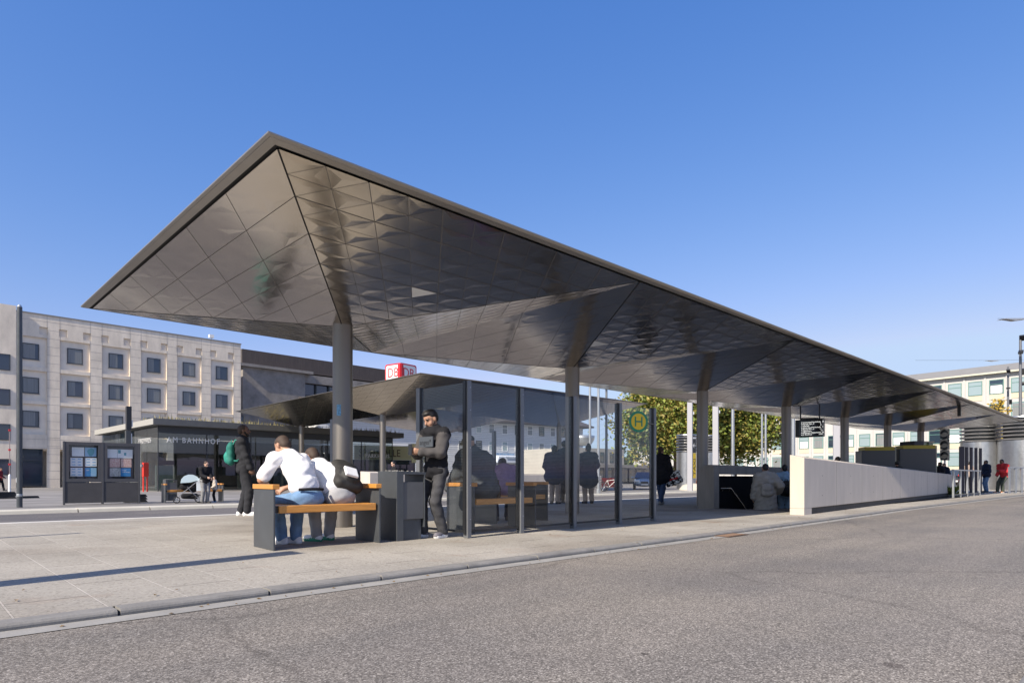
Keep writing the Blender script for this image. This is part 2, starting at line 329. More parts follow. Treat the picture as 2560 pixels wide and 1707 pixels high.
# ---------------------------------------------------------------- station canopies: rows of inverted pyramids clad in metal
def soffit_metal(name, col, rough):
    m = mat(name, col, rough, 1.0, 0.04, 2.2)
    return m
SOF = soffit_metal("bronze_anodised_soffit", (0.60, 0.555, 0.50), 0.16); SOFJ = mat("soffit_joint", (0.13, 0.12, 0.11), 0.6)
FASC = mat("bronze_fascia", (0.32, 0.30, 0.275), 0.36, 0.6, 0.08, 3)
LAMPM = mat("soffit_lamp_glass", (0.8, 0.82, 0.84), 0.2)
def pyramid_face(mb, a, b, apex, n, rnd, lampat=None, plain=False):
    """triangle a-b-apex cut into small dished facets, with panel joints along two of the three lattice directions"""
    a, b, c = Vector(a), Vector(b), Vector(apex); nn = 2 * n
    nor = (b - a).cross(c - a).normalized(); nor = -nor if nor.z > 0 else nor
    P = {(i, j): a + (b - a) * (i / nn) + (c - a) * (j / nn) for i in range(nn + 1) for j in range(nn + 1 - i)}; idx = {}
    for k, p in P.items(): idx[k] = len(mb.v); mb.v.append(tuple(p))
    side = (b - a).length / nn
    def tri(k0, k1, k2, m, upw):                                # one small panel: flat, or a shallow three sided pyramid
        d = (rnd.choice((0, 0, 0, .5, .9, -.5)) * .6 if plain else rnd.choice((.8, 1, 1.15, 1.3)) if upw else rnd.choice((0, 0, .25, -.5))) * side * .0085 if m == 0 else 0
        if d == 0: mb.f.append((idx[k0], idx[k1], idx[k2])); mb.m.append(m); return
        w0, w1 = rnd.uniform(.30, .37), rnd.uniform(.30, .37); mb.v.append(tuple(P[k0] * w0 + P[k1] * w1 + P[k2] * (1 - w0 - w1) + nor * d)); t = len(mb.v) - 1
        for x, y in ((k0, k1), (k1, k2), (k2, k0)): mb.f.append((idx[x], idx[y], t)); mb.m.append(0)
    for i in range(nn):
        for j in range(nn - i):
            tri((i, j), (i + 1, j), (i, j + 1), 2 if lampat and (i, j) == lampat else 0, True)
            if i + j < nn - 1: tri((i + 1, j), (i + 1, j + 1), (i, j + 1), 0, False)
    def seam(k0, k1, w_):
        p, q = P[k0] + nor * 0.003, P[k1] + nor * 0.003; d = (q - p).normalized().cross(nor) * w_
        mb.face([p - d, q - d, q + d, p + d], 1)
    for q in range(1, nn):
        if plain:
            if q % 2 == 0: seam((q, 0), (0, q), .0025); seam((0, q), (nn - q, q), .0025)
            continue
        w_ = .0045 if q % 2 == 0 else .0022
        seam((q, 0), (q, nn - q), w_); seam((0, q), (nn - q, q), w_); seam((q, 0), (0, q), .0022)
def canopy(root, us_, vs_, zr, apexes, n, seed, lamps=()):
    """us_ x vs_ grid of modules; soffit built per module, one fascia, one roof sheet"""
    rnd = random.Random(seed); u0, u1, v0, v1 = us_[0], us_[-1], vs_[0], vs_[-1]; k = 0
    for i in range(len(us_) - 1):
        for j in range(len(vs_) - 1):
            A = [(us_[i], vs_[j], zr), (us_[i + 1], vs_[j], zr), (us_[i + 1], vs_[j + 1], zr), (us_[i], vs_[j + 1], zr)]
            ap = apexes[k]; mb = MB()
            for q in range(4):
                pyramid_face(mb, A[q], A[(q + 1) % 4], ap, n, rnd, next((l[2] for l in lamps if l[0] == k and l[1] == q), None), q == 3)
            for q in range(4):                             # dark joints along the folds
                p_, q_ = Vector(A[q]) - Vector((0, 0, .004)), Vector(ap) - Vector((0, 0, .004)); sd_ = (q_ - p_).normalized().cross(Vector((0, 0, 1))) * .008; mb.face([p_ - sd_, q_ - sd_, q_ + sd_, p_ + sd_], 3)
            mb.build("soffit_module", [SOF, SOFJ, LAMPM, BLACK], root, fix=False); k += 1
    # fascia: shadow gap, sloping metal band and a thin rounded lip, as one ring
    prof = [(-0.01, 0.02, 1), (0.045, 0.02, 1), (0.045, 0.004, 0), (0.118, 0.018, 0), (0.122, 0.024, 1), (0.126, 0.020, 0), (0.15, 0.034, 0), (0.152, 0.046, 0), (0.135, 0.055, 0), (-0.4, 0.16, 0)]
    mb = MB(); rings = []
    for o_, z_, _ in prof:
        i = len(mb.v); mb.v += [(u0 - o_, v0 - o_, zr + z_), (u1 + o_, v0 - o_, zr + z_), (u1 + o_, v1 + o_, zr + z_), (u0 - o_, v1 + o_, zr + z_)]; rings.append(i)
    for r in range(len(rings) - 1):
        for q in range(4): mb.f.append((rings[r] + q, rings[r] + (q + 1) % 4, rings[r + 1] + (q + 1) % 4, rings[r + 1] + q)); mb.m.append(1 if prof[r][2] == 1 and r < 2 or prof[r + 1][2] == 1 and r < 2 else 0)
    mb.build("fascia", [FASC, BLACK], root)
    MB().face([(u0 + .4, v0 + .4, zr + .16), (u1 - .4, v0 + .4, zr + .16), (u1 - .4, v1 - .4, zr + .16), (u0 + .4, v1 - .4, zr + .16)]).build("roof", GREYR, root)
MODL = 5.76; U0 = 2.31 + 0.15; RIMZ = 3.765; RV0, RV1, CV = 5.46 + .15, 13.32 - .15, 9.42
us_ = [U0] + [2.33 + MODL * k for k in range(1, 7)] + [2.33 + MODL * 7 - .15]
cols = [5.23 + 5.742 * k for k in range(7)]
CROT = 0.0025
can = empty("station_canopy", (5.5 * CROT, -2.3 * CROT, 0), CROT, "long bronze metal bus station canopy of inverted pyramids on seven round columns", "canopy")
JZ = 3.36
canopy(can, us_, [RV0, RV1], RIMZ, [(c, CV, JZ - 0.10) for c in cols], 6, 3, lamps=((0, 0, (3, 6)), (1, 0, (0, 7))))
for k, c in enumerate(cols):
    mb = MB(); mb.lathe([(0.0, 0.002), (0.16, 0.002), (0.16, JZ)], 40, (c, CV, 0)); col = mb.build("column", INOX, can, smooth='auto')
    MB().lathe([(0.158, JZ - .012), (0.19, JZ - .01), (0.193, JZ + .015), (0.16, JZ + .02)], 40, (c, CV, 0)).build("collar", DARK, col, smooth='auto')
mb = MB()
for k in range(6):
    t0, t1 = R(206 + k * 4.2), R(206 + (k + 1) * 4.2); f = lambda t, z: (5.23 + .1615 * math.cos(t), CV + .1615 * math.sin(t), z)
    mb.face([f(t0, 1.80), f(t1, 1.80), f(t1, 1.98), f(t0, 1.98)])
mb.build("sticker", mat("blue_sticker", (0.12, 0.3, 0.5), 0.5, 0, 0.6, 30), can)
# camera stick hanging under the soffit
MB().box((30.98, 5.95, 3.3), (31.1, 6.07, 3.74)).build("hanging_camera", DARK, can)
# recessed lamps in the soffit: the triangular glass facets above
# ---- second canopy beyond the bus lane
S2 = 5.6; z2 = CAM_H + S2
def pt2(px, dy): Z = 1593.5 * S2 / dy; return deep(px, Z)
A2, TL, TR = pt2(1050.5, 1194 - 928.5), pt2(609.5, 1194 - 1028), pt2(1622, 1194 - 1007)
c2u, c2v = (TR - A2).length, (TL - A2).length; ang2 = math.atan2((TR - A2).y, (TR - A2).x)
can2 = empty("station_canopy", (A2.x, A2.y, PLAZAZ), ang2, "smaller bronze canopy across the bus lane, behind the glass wind screen", "canopy")
zr2 = z2 - PLAZAZ - .1
ap2 = [(c2u * .13, c2v * .30), (c2u * .14, c2v * .76), (c2u * .86, c2v * .24), (c2u * .8, c2v * .76)]
canopy(can2, [0.2, c2u * .5, c2u - .2], [0.2, c2v * .5, c2v - .2], zr2, [(x, y, zr2 - 1.5) for x, y in ap2], 9, 9)
for x, y in ap2: MB().lathe([(0.0, 0.0), (0.2, 0.0), (0.2, zr2 - 1.3)], 28, (x, y, 0)).build("column", INOX, can2, smooth='auto')

# ---------------------------------------------------------------- glass wind screens of the bus stop
GA, GB = Vector((5.45, 6.53, 0)), Vector((10.1, 6.72, 0)); GD = (GB - GA).normalized(); GH = 2.09
ga = math.atan2(GD.y, GD.x)
scr = empty("wind_screen", GA, ga, "long grey framed glass wind screen with a round stop sign on its end pane", "wind screen")
posts = [0.0, 1.03, 2.26, 3.53, 4.65]
for k, x in enumerate(posts):
    p = MB().box((x - .035, -.045, 0), (x + .035, .045, GH)).build("post", STEEL2, scr, bevel=.006)
    MB().box((x - .02, .0455, .06), (x + .02, .075, GH - .002)).build("glazing_bead", DARK, p)
    MB().box((x - .055, -.02, .05), (x - .0355, .02, GH - .002)).build("side_bead", DARK, p)
    for z in (0.25, .7, 1.2, 1.7, 2.0): MB().lathe([(0, 0), (.007, 0), (.007, .004), (0, .004)], 8, (x + .012, -.045, z), axis=Vector((0, -1, 0))).build("bolt", GALV, p) if k < 2 else None
for a, b_ in zip(posts, posts[1:]):
    o = MB().box((a + .036, -.006, .10), (b_ - .056, .006, GH - .02)).build("glass_pane", GLASS, scr)
    MB().box((a + .036, -.018, .07), (b_ - .056, .018, .0985)).build("bottom_rail", DARK, scr)
hx, hz_ = 3.94, 1.79
def disc(r, t, y0, m, name, par, n=40, x=hx, z=hz_): return MB().lathe([(0, 0), (r, 0), (r, t), (0, t)], n, (x, y0, z), axis=Vector((0, -1, 0))).build(name, m, par)
SGM = Matrix.Translation((hx, -.13, hz_)) @ Matrix.Rotation(-.5, 4, 'Z')
def pdisc(r, y0, m, name, par):
    mb = MB().lathe([(0, 0), (r, 0), (r, .004), (0, .004)], 44, (0, 0, 0), axis=Vector((0, -1, 0))); mb.v = [tuple(SGM @ (Vector(p) + Vector((0, y0, 0)))) for p in mb.v]; return mb.build(name, m, par)
dk = pdisc(.187, 0, HGREEN, "stop_sign", scr); pdisc(.143, -.0045, YELLOW, "sign_disc", dk)
MB().box((-.075, -.013, -.085), (-.05, -.009, .085), 0, SGM).box((.05, -.013, -.085), (.075, -.009, .085), 0, SGM).box((-.0495, -.013, -.012), (.0495, -.009, .012), 0, SGM).build("letter", HGREEN, dk)
MB().box((-.02, .001, -.05), (.02, .03, .05), 0, SGM).build("sign_back", DARK, dk); MB().bar((hx, -.115, hz_), (4.62, -.03, hz_), .02).build("sign_bracket", DARK, dk)
TXTG = mat("dark_green_lettering", (0.05, 0.1, 0.09), 0.5)
text("lettering", "Hauptbahnhof", .055, TXTG, scr, (hx + .19, -.0085, hz_ - .28), (R(90), 0, 0), .0005, mirror=True)
text("lettering", "Steig C", .055, TXTG, scr, (hx + .12, -.0085, hz_ - .36), (R(90), 0, 0), .0005, mirror=True)
sc2 = empty("wind_screen", (GA.x, GA.y, 0), ga + R(90), "narrow glass wind screen at right angles, behind the man in the hoodie", "wind screen")
p = MB().box((.98, -.04, 0), (1.06, .04, GH)).build("post", STEEL2, sc2, bevel=.006)
MB().box((.96, -.02, .05), (.9795, .02, GH - .002)).build("side_bead", DARK, p)
MB().box((.048, -.006, .10), (.959, .006, GH - .02)).build("glass_pane", GLASS, sc2); MB().box((.048, -.018, .07), (.959, .018, .0985)).build("bottom_rail", DARK, sc2)
# a second screen run on the far side of the stop, seen through the first
sc3 = empty("wind_screen", (6.9, 12.9, 0), 0.02, "far glass wind screen seen through the front one, along the bus lane edge", "wind screen")
for x in (0, 4.9): MB().box((x - .04, -.05, 0), (x + .04, .05, GH)).build("post", STEEL2, sc3, bevel=.006)

# ---------------------------------------------------------------- benches, bin, bottle
WOODF = WOOD
def bench(label, P, rz, Lb=1.3, group="steel and wood benches of the bus stop"):
    """origin: front left foot; +x along the bench, +y to the back"""
    b = empty("bench", P, rz, label, "bench", group)
    for x0 in (0.0, Lb - .022):
        p = MB().box((x0, 0, 0), (x0 + .022, .62, .672)).build("end_panel", STEEL, b, bevel=.004)
    for x0 in (-.012, Lb - .068):
        MB().box((x0, -.004, .6735), (x0 + .08, .624, .728)).build("armrest", WOOD, b, bevel=.006)
    MB().box((.075, .03, .405), (Lb - .045, .6, .49)).build("seat", WOOD, b, bevel=.008)
    MB().box((.0225, .06, .41), (.0745, .57, .485)).build("bracket", DARK, b); MB().box((Lb - .0445, .06, .41), (Lb - .0225, .57, .485)).build("bracket", DARK, b)
    return b
B1 = Vector((2.95, 6.84, 0))
bench("orange wood bench with grey steel ends, nearest one, two men sitting on it", B1, -.05, 1.32)
bench("orange wood bench behind the glass screen with a bottle standing on it", (5.98, 7.02, 0), .02, 1.32)
fb = at(408, 1257, PLAZAZ); bench("small distant bench beyond the bus lane behind the pushchair", (fb.x + .1, fb.y + .1, PLAZAZ), -.05, 2.1)
bt = empty("bottle", (6.72, 7.3, .4915), 0, "brown glass bottle standing on the bench behind the glass screen", "bottle")
MB().lathe([(0, 0), (.034, 0), (.036, .01), (.036, .15), (.03, .18), (.014, .21), (.013, .26), (.016, .262), (.016, .275), (0, .275)], 18).build("body", mat("brown_glass", (0.05, 0.02, 0.01), 0.08), bt, smooth='auto')
# litter bin: steel frame with a hanging container
lb = empty("litter_bin", (4.52, 6.80, 0), -.03, "grey steel litter bin with ash tray top between the bench and the hoodie man", "litter bin")
MB().box((0, 0, 0), (.10, .47, .884)).build("side_plate", STEEL, lb, bevel=.004)
MB().box((.415, 0, .16), (.43, .47, .87)).build("side_plate", STEEL, lb, bevel=.003)
MB().prism([(.1, 0, .845), (.1, 0, .886), (.44, 0, .872), (.44, 0, .845)], (0, .47, 0)).build("top", STEEL, lb)
MB().box((.101, .012, .27), (.414, .45, .745)).build("container", mat("bin_panel", (0.11, 0.112, 0.115), 0.5, 0.3, 0.1, 5), lb, bevel=.004)
MB().box((.13, .05, 0), (.40, .42, .2695)).build("base", STEEL, lb, bevel=.004)
mb = MB()
for k in range(40): x, y = random.uniform(.02, .3), random.uniform(.05, .42); mb.box((x, y, .89 - .035 * max(0, x - .1) * 1.1), (x + .012, y + .012, .897 - .035 * max(0, x - .1)))
mb.build("ash_gravel", mat("ash", (0.4, 0.38, 0.35), 0.9), lb)["kind"] = "stuff"

# ---------------------------------------------------------------- stairwell between two concrete parapets
FL, FRp = Vector((14.0, 5.52, 0)), Vector((35.0, 7.0, 0))
def parapet(name, label, A, B, H0, H1, t, flip=False):
    """sheared concrete wall: outer face from A to B, chamfered top leaning inwards"""
    o = empty(name, A, math.atan2(B.y - A.y, B.x - A.x), label, "parapet"); Lp = (B - A).length; s = -1 if flip else 1
    mb = MB(); z0 = 0.14
    prof0 = [(0, z0), (0, H0 - .07), (t * s, H0), (t * s, z0)]; prof1 = [(0, z0), (0, H1 - .06), (t * s, H1), (t * s, z0)]
    a = [Vector((0, y, z)) for y, z in prof0]; b_ = [Vector((Lp, y, z)) for y, z in prof1]
    mb.v += [tuple(p) for p in a + b_]; mb.f += [(3, 2, 1, 0), (4, 5, 6, 7)] + [(k, (k + 1) % 4, 4 + (k + 1) % 4, 4 + k) for k in range(4)]; mb.m += [0] * 6
    mb.build("wall", CONC, o, bevel=.008)
    return o, Lp
fp, Lp = parapet("stair_parapet", "long pale concrete stair parapet in front, sunlit, sloping down to the railing", FL, FRp, 1.30, .98, .30)
MB().box((.5, .03, 0.0), (Lp, .27, .139)).build("plinth", mat("dark_plinth", (0.06, 0.055, 0.05), 0.8, 0, 0.3, 8), fp)
MB().box((0, .002, 0), (.499, .298, .139)).build("end_foot", CONC, fp)
SHCON = mat("shade_darkened_concrete", (0.25, 0.225, 0.195), 0.9, 0, .2, 2, .15, 40, stretch=(2, 2, .5))  # back parapet concrete, the shade under the canopy put into its colour
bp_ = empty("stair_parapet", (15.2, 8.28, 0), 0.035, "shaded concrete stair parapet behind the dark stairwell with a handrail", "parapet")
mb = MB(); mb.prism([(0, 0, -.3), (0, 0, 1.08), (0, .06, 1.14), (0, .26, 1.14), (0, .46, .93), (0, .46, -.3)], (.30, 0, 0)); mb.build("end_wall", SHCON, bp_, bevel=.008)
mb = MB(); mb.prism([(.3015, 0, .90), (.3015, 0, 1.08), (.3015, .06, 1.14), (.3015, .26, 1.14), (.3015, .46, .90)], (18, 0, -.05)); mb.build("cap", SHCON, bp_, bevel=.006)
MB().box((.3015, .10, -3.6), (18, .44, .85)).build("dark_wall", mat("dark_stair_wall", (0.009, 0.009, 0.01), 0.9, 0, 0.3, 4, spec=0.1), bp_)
rl = MB(); rl.tube([(.45, .04, .52), (1.05, .04, .52), (4.6, .04, -1.75)], .021, 10)
for x, z in ((.6, .5), (1.0, .5), (1.9, -.04), (3.0, -.74)): rl.tube([(x, .04, z), (x, .07, z - .06), (x, .10, z - .06)], .009, 6)
rl.build("handrail", mat("handrail_steel", (0.6, 0.58, 0.52), 0.25, 1.0), bp_, smooth='auto')
MB().box((2.6, .06, .80), (7.5, .095, .828)).build("light_strip", LEDW, bp_)
st = MB(); n = 22
for k in range(n): st.box((STU0 + .02 + k * .32, STV0 + .02, -4.2), (STU0 + .02 + (k + 1) * .32 - .001, STV1 - .02 - .1, -.002 - .16 * k))
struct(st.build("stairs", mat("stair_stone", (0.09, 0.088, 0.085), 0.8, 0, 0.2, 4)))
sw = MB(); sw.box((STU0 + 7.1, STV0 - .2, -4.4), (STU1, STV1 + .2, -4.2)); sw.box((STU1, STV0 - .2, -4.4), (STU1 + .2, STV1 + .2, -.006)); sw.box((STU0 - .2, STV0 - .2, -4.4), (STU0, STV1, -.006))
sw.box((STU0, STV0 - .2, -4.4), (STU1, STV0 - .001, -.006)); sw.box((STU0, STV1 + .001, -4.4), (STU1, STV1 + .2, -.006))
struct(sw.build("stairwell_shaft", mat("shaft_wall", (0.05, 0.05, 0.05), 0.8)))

JD = mat("concrete_joint", (.2, .18, .155), .9)
for k in range(1, 9):
    x = k * 2.35; hh_ = 1.23 + (.92 - 1.23) * x / Lp; MB().box((x - .006, -.002, .145), (x + .006, .0, hh_ - .01)).build("wall_joint", JD, fp)
    for z in (.4, .85): MB().lathe([(0, 0), (.016, 0), (.016, .002), (0, .002)], 10, (x - 1.1, 0, z), axis=Vector((0, -1, 0))).build("tie_hole", JD, fp)
# far stair parapet of the plaza, under the second canopy
q0 = onv(925, 28.0); q1 = onv(1420, 28.2)
fpp, L3 = parapet("stair_parapet", "low pale concrete parapet on the plaza beyond the bus lane, under the second canopy", Vector((q0.x, 28, PLAZAZ)), Vector((q0.x + 19, 28.3, PLAZAZ)), 1.28, 1.15, .9)
MB().box((0, .01, 0), (L3, .8, .139)).build("plinth", CONC, fpp)

# ---------------------------------------------------------------- buildings
def frame_of(px0, Z0, ang, z=PLAZAZ):                      # origin of a facade: seen at px0, Z0 metres deep, running at angle ang
    p = deep(px0, Z0, z); return p, ang
def fbox(P, x0, x1, z0, z1, d0, d1, mats, name, par): return MB().box((x0, d0, z0), (x1, d1, z1)).build(name, mats, par)
def window(par, x, z, w_, h_, d, frame, pane, fr=.07, mull=(), pane2=None, split=None, dep=.08):
    mb = MB(); mb.box((x, d, z), (x + fr, d + dep, z + h_)).box((x + w_ - fr, d, z), (x + w_, d + dep, z + h_)).box((x + fr, d, z), (x + w_ - fr, d + dep, z + fr)).box((x + fr, d, z + h_ - fr), (x + w_ - fr, d + dep, z + h_))
    for t in mull: mb.box((x + fr, d + .004, z + h_ * t - fr * .4), (x + w_ - fr, d + dep - .004, z + h_ * t + fr * .4))
    f = mb.build("window", frame, par)
    if pane2 is not None and split is not None:
        MB().box((x + fr, d + .04, z + fr), (x + fr + (w_ - 2 * fr) * split, d + .05, z + h_ - fr), 0).box((x + fr + (w_ - 2 * fr) * split, d + .04, z + fr), (x + w_ - fr, d + .05, z + h_ - fr), 1).build("pane", [pane2, pane], f)
    else: MB().box((x + fr, d + .04, z + fr), (x + w_ - fr, d + .05, z + h_ - fr)).build("pane", pane, f)
    return f
# left: pale stone office building. local x along the facade, local y into the building
bl = empty("office_building", deep(57, 61.5, PLAZAZ), 0.03, "pale limestone office building with recessed square windows on the left", "building")
BAY, topz, XL, XR = [0.63 + 3.63 * k for k in range(-3, 6)], 16.9, -14.0, 20.95
RZ, RH, RW = [5.2, 8.46, 11.76], 2.93, 2.58
mb = MB(); edges = [XL]
for b_ in BAY: edges += [b_ - RW / 2, b_ + RW / 2]
edges += [XR]
for a, b_ in zip(edges[::2], edges[1::2]): mb.box((a, 0, -.3), (b_, .4, 14.999))
for b_ in BAY:
    zz = [3.78] + [v for z in RZ for v in (z, z + RH)] + [14.999]
    for a, c in zip(zz[::2], zz[1::2]): mb.box((b_ - RW / 2, .001, a), (b_ + RW / 2, .4, c))
SQ = [XL] + [v for b_ in BAY for c in (b_ - 1.02, b_ + 1.02) for v in (c - .34, c + .34)] + [XR]
for a, b_ in zip(SQ[::2], SQ[1::2]): mb.box((a, .0005, 15.0), (b_, .4, 15.75))
mb.box((XL, 0, 15.751), (XR, .4, topz)); mb.build("facade", LIME, bl)
MB().box((XL, .2, 3.79), (XR, .26, topz - .1)).build("recess_wall", LIME2, bl)
MB().box((XL, .4, 3.6), (XR - .1, 14, topz - .02)).box((XL, 1.2, -.3), (XR - .1, 14, 3.6)).build("wall", LIME, bl)
MB().box((XL, -.06, topz), (XR + .06, 14, topz + .12)).build("roof_edge", GREYR, bl)
jm = MB()
for k in range(1, 21):
    z = .815 * k
    for a, b_ in zip(edges[::2], edges[1::2]): jm.box((a, -.005, z), (b_, -.0005, z + .024))
for z in [3.9 + .815 * k for k in range(2)] + [16.3]:
    jm.box((XL, -.0052, z), (XR, -.0006, z + .022))
for a in edges[1:-1]: jm.box((a - .011, -.0056, 3.8), (a + .011, -.0007, topz))
jm = jm.build("stone_joint", mat("joint_shade", (0.34, 0.3, 0.26), 0.95), bl); jm["kind"] = "stuff"
for i, b_ in enumerate(BAY):
    for j, z in enumerate(RZ):
        window(bl, b_ - .66, z + .72, 1.33, 1.54, .12, FRAME, [PANE, CURT, PANE][(i * 2 + j) % 3], .07, pane2=CURT, split=[.35, .62, .5, .8][(i + j * 2) % 4])
        MB().box((b_ - .72, .10, z + .66), (b_ + .72, .2, z + .715)).build("sill", GREYR, bl)
    if i % 2 == 1 or i < 3 or True:
        g = MB().box((b_ - 1.0, .3, .1), (b_ - .92, .36, 3.78)).box((b_ + .92, .3, .1), (b_ + 1.0, .36, 3.78)).box((b_ - .92, .3, 2.6), (b_ + .92, .36, 2.68)).build("shop_window", FRAME, bl)
        MB().box((b_ - .92, .33, .1), (b_ + .92, .34, 3.77)).build("pane", PANE, g)
rcm = MB().tube([(XR - 3, 1, topz + .12), (XR - 3, 1, topz + .75)], .04, 6).build("roof_camera", GALV, bl); MB().box((XR - 3.3, .8, topz + .5), (XR - 2.8, 1.2, topz + .85)).build("housing", WPAINT, rcm)
MB().box((XL - 8, -.35, -.3), (-.56, -.001, 17.35)).build("side_wing", LIME, bl)
for z in (1.2, 4.5, 7.8, 11.1): window(bl, -2.3, z, 1.3, 1.54, -.41, FRAME, PANE, .07)
# station hall: brown attic over rough concrete
Zs = 84.0; P1 = deep(596, Zs, PLAZAZ); hs = empty("station_hall", P1, 0.04, "brown topped concrete station hall with a dark window band, behind the glass pavilion", "building")
def hz(py, Z): return CAM_H - (py - 1194) / 1593.5 * Z - PLAZAZ
def hx(px, base_px, Z0, a):                                # local x where the facade line passes the pixel px
    p = deep(base_px, Z0); d = Vector((math.cos(a), math.sin(a))); r = ray(px); M = np.array([[d[0], -r[0]], [d[1], -r[1]]])
    return float(np.linalg.solve(M, np.array([-p.x, -p.y]))[0])
h1 = hz(877, Zs); h0 = hz(907, Zs); x1 = hx(690 + 40, 596, Zs, .04); xe = hx(1090, 596, Zs, .04)
MB().box((1.0, 1.2, h0), (xe + 4, 20, h1 + .6)).build("attic", BROWN, hs)
MB().box((0, -.5, h0 - .35), (x1 + 3, 1.3, h0 + .02)).build("cornice", DCONC, hs)
MB().box((.6, 0, -.3), (x1 + 2, 16, h0 - .351)).build("wall", DCONC, hs)
MB().box((x1 + 2.001, .6, h0 - 1.5), (xe + 4, 16, h0 - .3)).build("lintel_band", DCONC, hs)
MB().box((x1 + 2.001, 1.3, -.3), (xe - 4, 15, h0 - 1.501)).build("glass_wall", mat("hall_glass", (0.03, 0.035, 0.05), 0.06, 0, 0.4, .25, spec=1.0), hs)
for k in range(14): MB().box((x1 + 2.1 + k * 2.1, 1.0, -.3), (x1 + 2.3 + k * 2.1, 1.29, h0 - 1.502)).build("mullion", FRAME, hs)
MB().box((xe - 4 + .001, .3, -.3), (xe + 3, 15, h0 - 3)).build("side_wall", DCONC, hs)
window(hs, .15, 6.5, .5, 2.6, -.05, FRAME, PANE)
# railway logo signs on the hall roof
def db(px, Z, rz, label):
    s = 2.25; z = 15.45 - s * .45
    o = empty("roof_sign", deep(px, Z, PLAZAZ + z - s * .55), rz, label, "sign")
    def rr(a, y0, y1, m, nm, r=.28):
        pts = []
        for cx, cz, t0 in ((a[1] - r, a[3] - r, 0), (a[0] + r, a[3] - r, 90), (a[0] + r, a[2] + r, 180), (a[1] - r, a[2] + r, 270)):
            for q in range(5): t = R(t0 + q * 22.5); pts.append((cx + r * math.cos(t), y0, cz + r * math.sin(t)))
        return MB().prism(pts, (0, y1 - y0, 0)).build(nm, m, o)
    rr((0, s * 1.3, 0, s), 0, .4, DBRED, "red_frame"); rr((.18, s * 1.3 - .18, .18, s - .18), -.03, -.002, WPAINT, "white_face")
    text("lettering", "DB", s * .74, DBRED, o, (s * .65, -.035, s * .25), (R(90), 0, 0), .01, 'CENTER', sx=.92)
    return o
db(963, 82, R(-80), "red framed white sign with red letters on the station roof, left face"); db(1000, 80.2, R(10), "red framed white sign with red letters on the station roof, right face")

# glass pavilion of the car park
pv = empty("glass_pavilion", (13.0, 49.2, PLAZAZ), 0.03, "dark glass car park entrance pavilion with flat grey roof and raised lettering", "building")
PW, PD, PH = 19.6, 14.6, 4.6
MB().box((.05, -.2, 0), (PW, PD, .05)).build("floor", PLAZAM, pv)
MB().box((-.5, -.7, PH), (PW + .8, PD + .4, PH + .45)).build("roof", mat("pavilion_roof_edge", (0.13, 0.13, 0.125), 0.5, .2, .1, 2), pv, bevel=.02)
MB().box((-.512, -.69, PH + .02), (-.5005, PD + .39, PH + .43)).build("roof_fascia", mat("sunlit_side_fascia", (0.42, 0.41, 0.38), 0.5, .2), pv)  # sun side of the roof edge, sunlight painted in as a paler colour
MB().box((.06, -.06, PH - .5), (PW, .0, PH - .001)).box((.06, .06, PH - .5), (.12, PD, PH - .001)).build("transom", FRAME, pv)
for k in range(6):
    x0 = k * PW / 6; MB().box((x0 + .02, -.012, .05), (x0 + PW / 6 - .02, .012, PH - .001)).build("front_pane", DGLASS, pv)
for k in range(6):
    y0 = k * PD / 6 + .02; MB().box((-.012, y0, .05), (.012, y0 + PD / 6 - .04, PH - .001)).build("side_pane", DGLASS, pv)
for k in range(7): MB().box((k * PW / 6 - .03, -.05, 0), (k * PW / 6 + .03, -.013, PH - .001)).build("glazing_bar", FRAME, pv)
MB().box((3, 6, .05), (PW - 1, 6.3, PH - .6)).build("inner_wall", mat("pavilion_inner", (0.12, 0.125, 0.12), 0.7, 0, .3, .8), pv)
for k in range(5): MB().box((1.2 + k * 3.1, 4.5, .06), (2.4 + k * 3.1, 4.7, 1.9 + .5 * (k % 2))).build("inner_panel", [PANEL, CURT, BEIGE][k % 3], pv)
MB().box((.3, 3, 1.9), (PW - .3, 3.2, 2.25)).build("inner_beam", DARK, pv)
text("lettering", "AM BAHNHOF", .56, WPAINT, pv, (.55, -.04, 3.45), (R(90), 0, 0), .03, sx=.8, spacing=1.35)
text("lettering", "PARKHAUS", .56, mat("sign_letter_grey", (.5, .5, .5), .5), pv, (-.03, 4.3, 3.45), (R(90), 0, R(-90)), .03, sx=.9, spacing=1.2)
text("lettering", "PARKHAUS", .5, WPAINT, pv, (PW - 2.9, -.04, 2.75), (R(90), 0, 0), .03, sx=.9, spacing=1.2)
for k in range(15): x = 1.3 + k * .85; MB().box((PW * .42 + 0.001 * k + x * .0, 3.6, .3 + k * .12), (PW * .42 + 1.5, 3.65, .34 + k * .12)).build("blind_slat", GALV, pv) if k < 12 else None
gr = MB()
for k in range(1500):
    x, y = random.uniform(-.3, PW + .5), random.uniform(-.5, 2.8); h = random.uniform(.08, .38) * (1 + (random.random() > .93) * 1.2); a = random.uniform(0, 3.14); dx, dy = .03 * math.cos(a), .03 * math.sin(a); lx, ly = random.uniform(-.1, .1), random.uniform(-.1, .1)
    gr.face([(x - dx, y - dy, PH + .45), (x + dx, y + dy, PH + .42), (x + lx, y + ly, PH + .45 + h)])
gg = gr.build("roof_grass", mat("dry_roof_grass", (0.28, 0.24, 0.10), 0.9, 0, .4, 3), pv); gg["kind"] = "stuff"

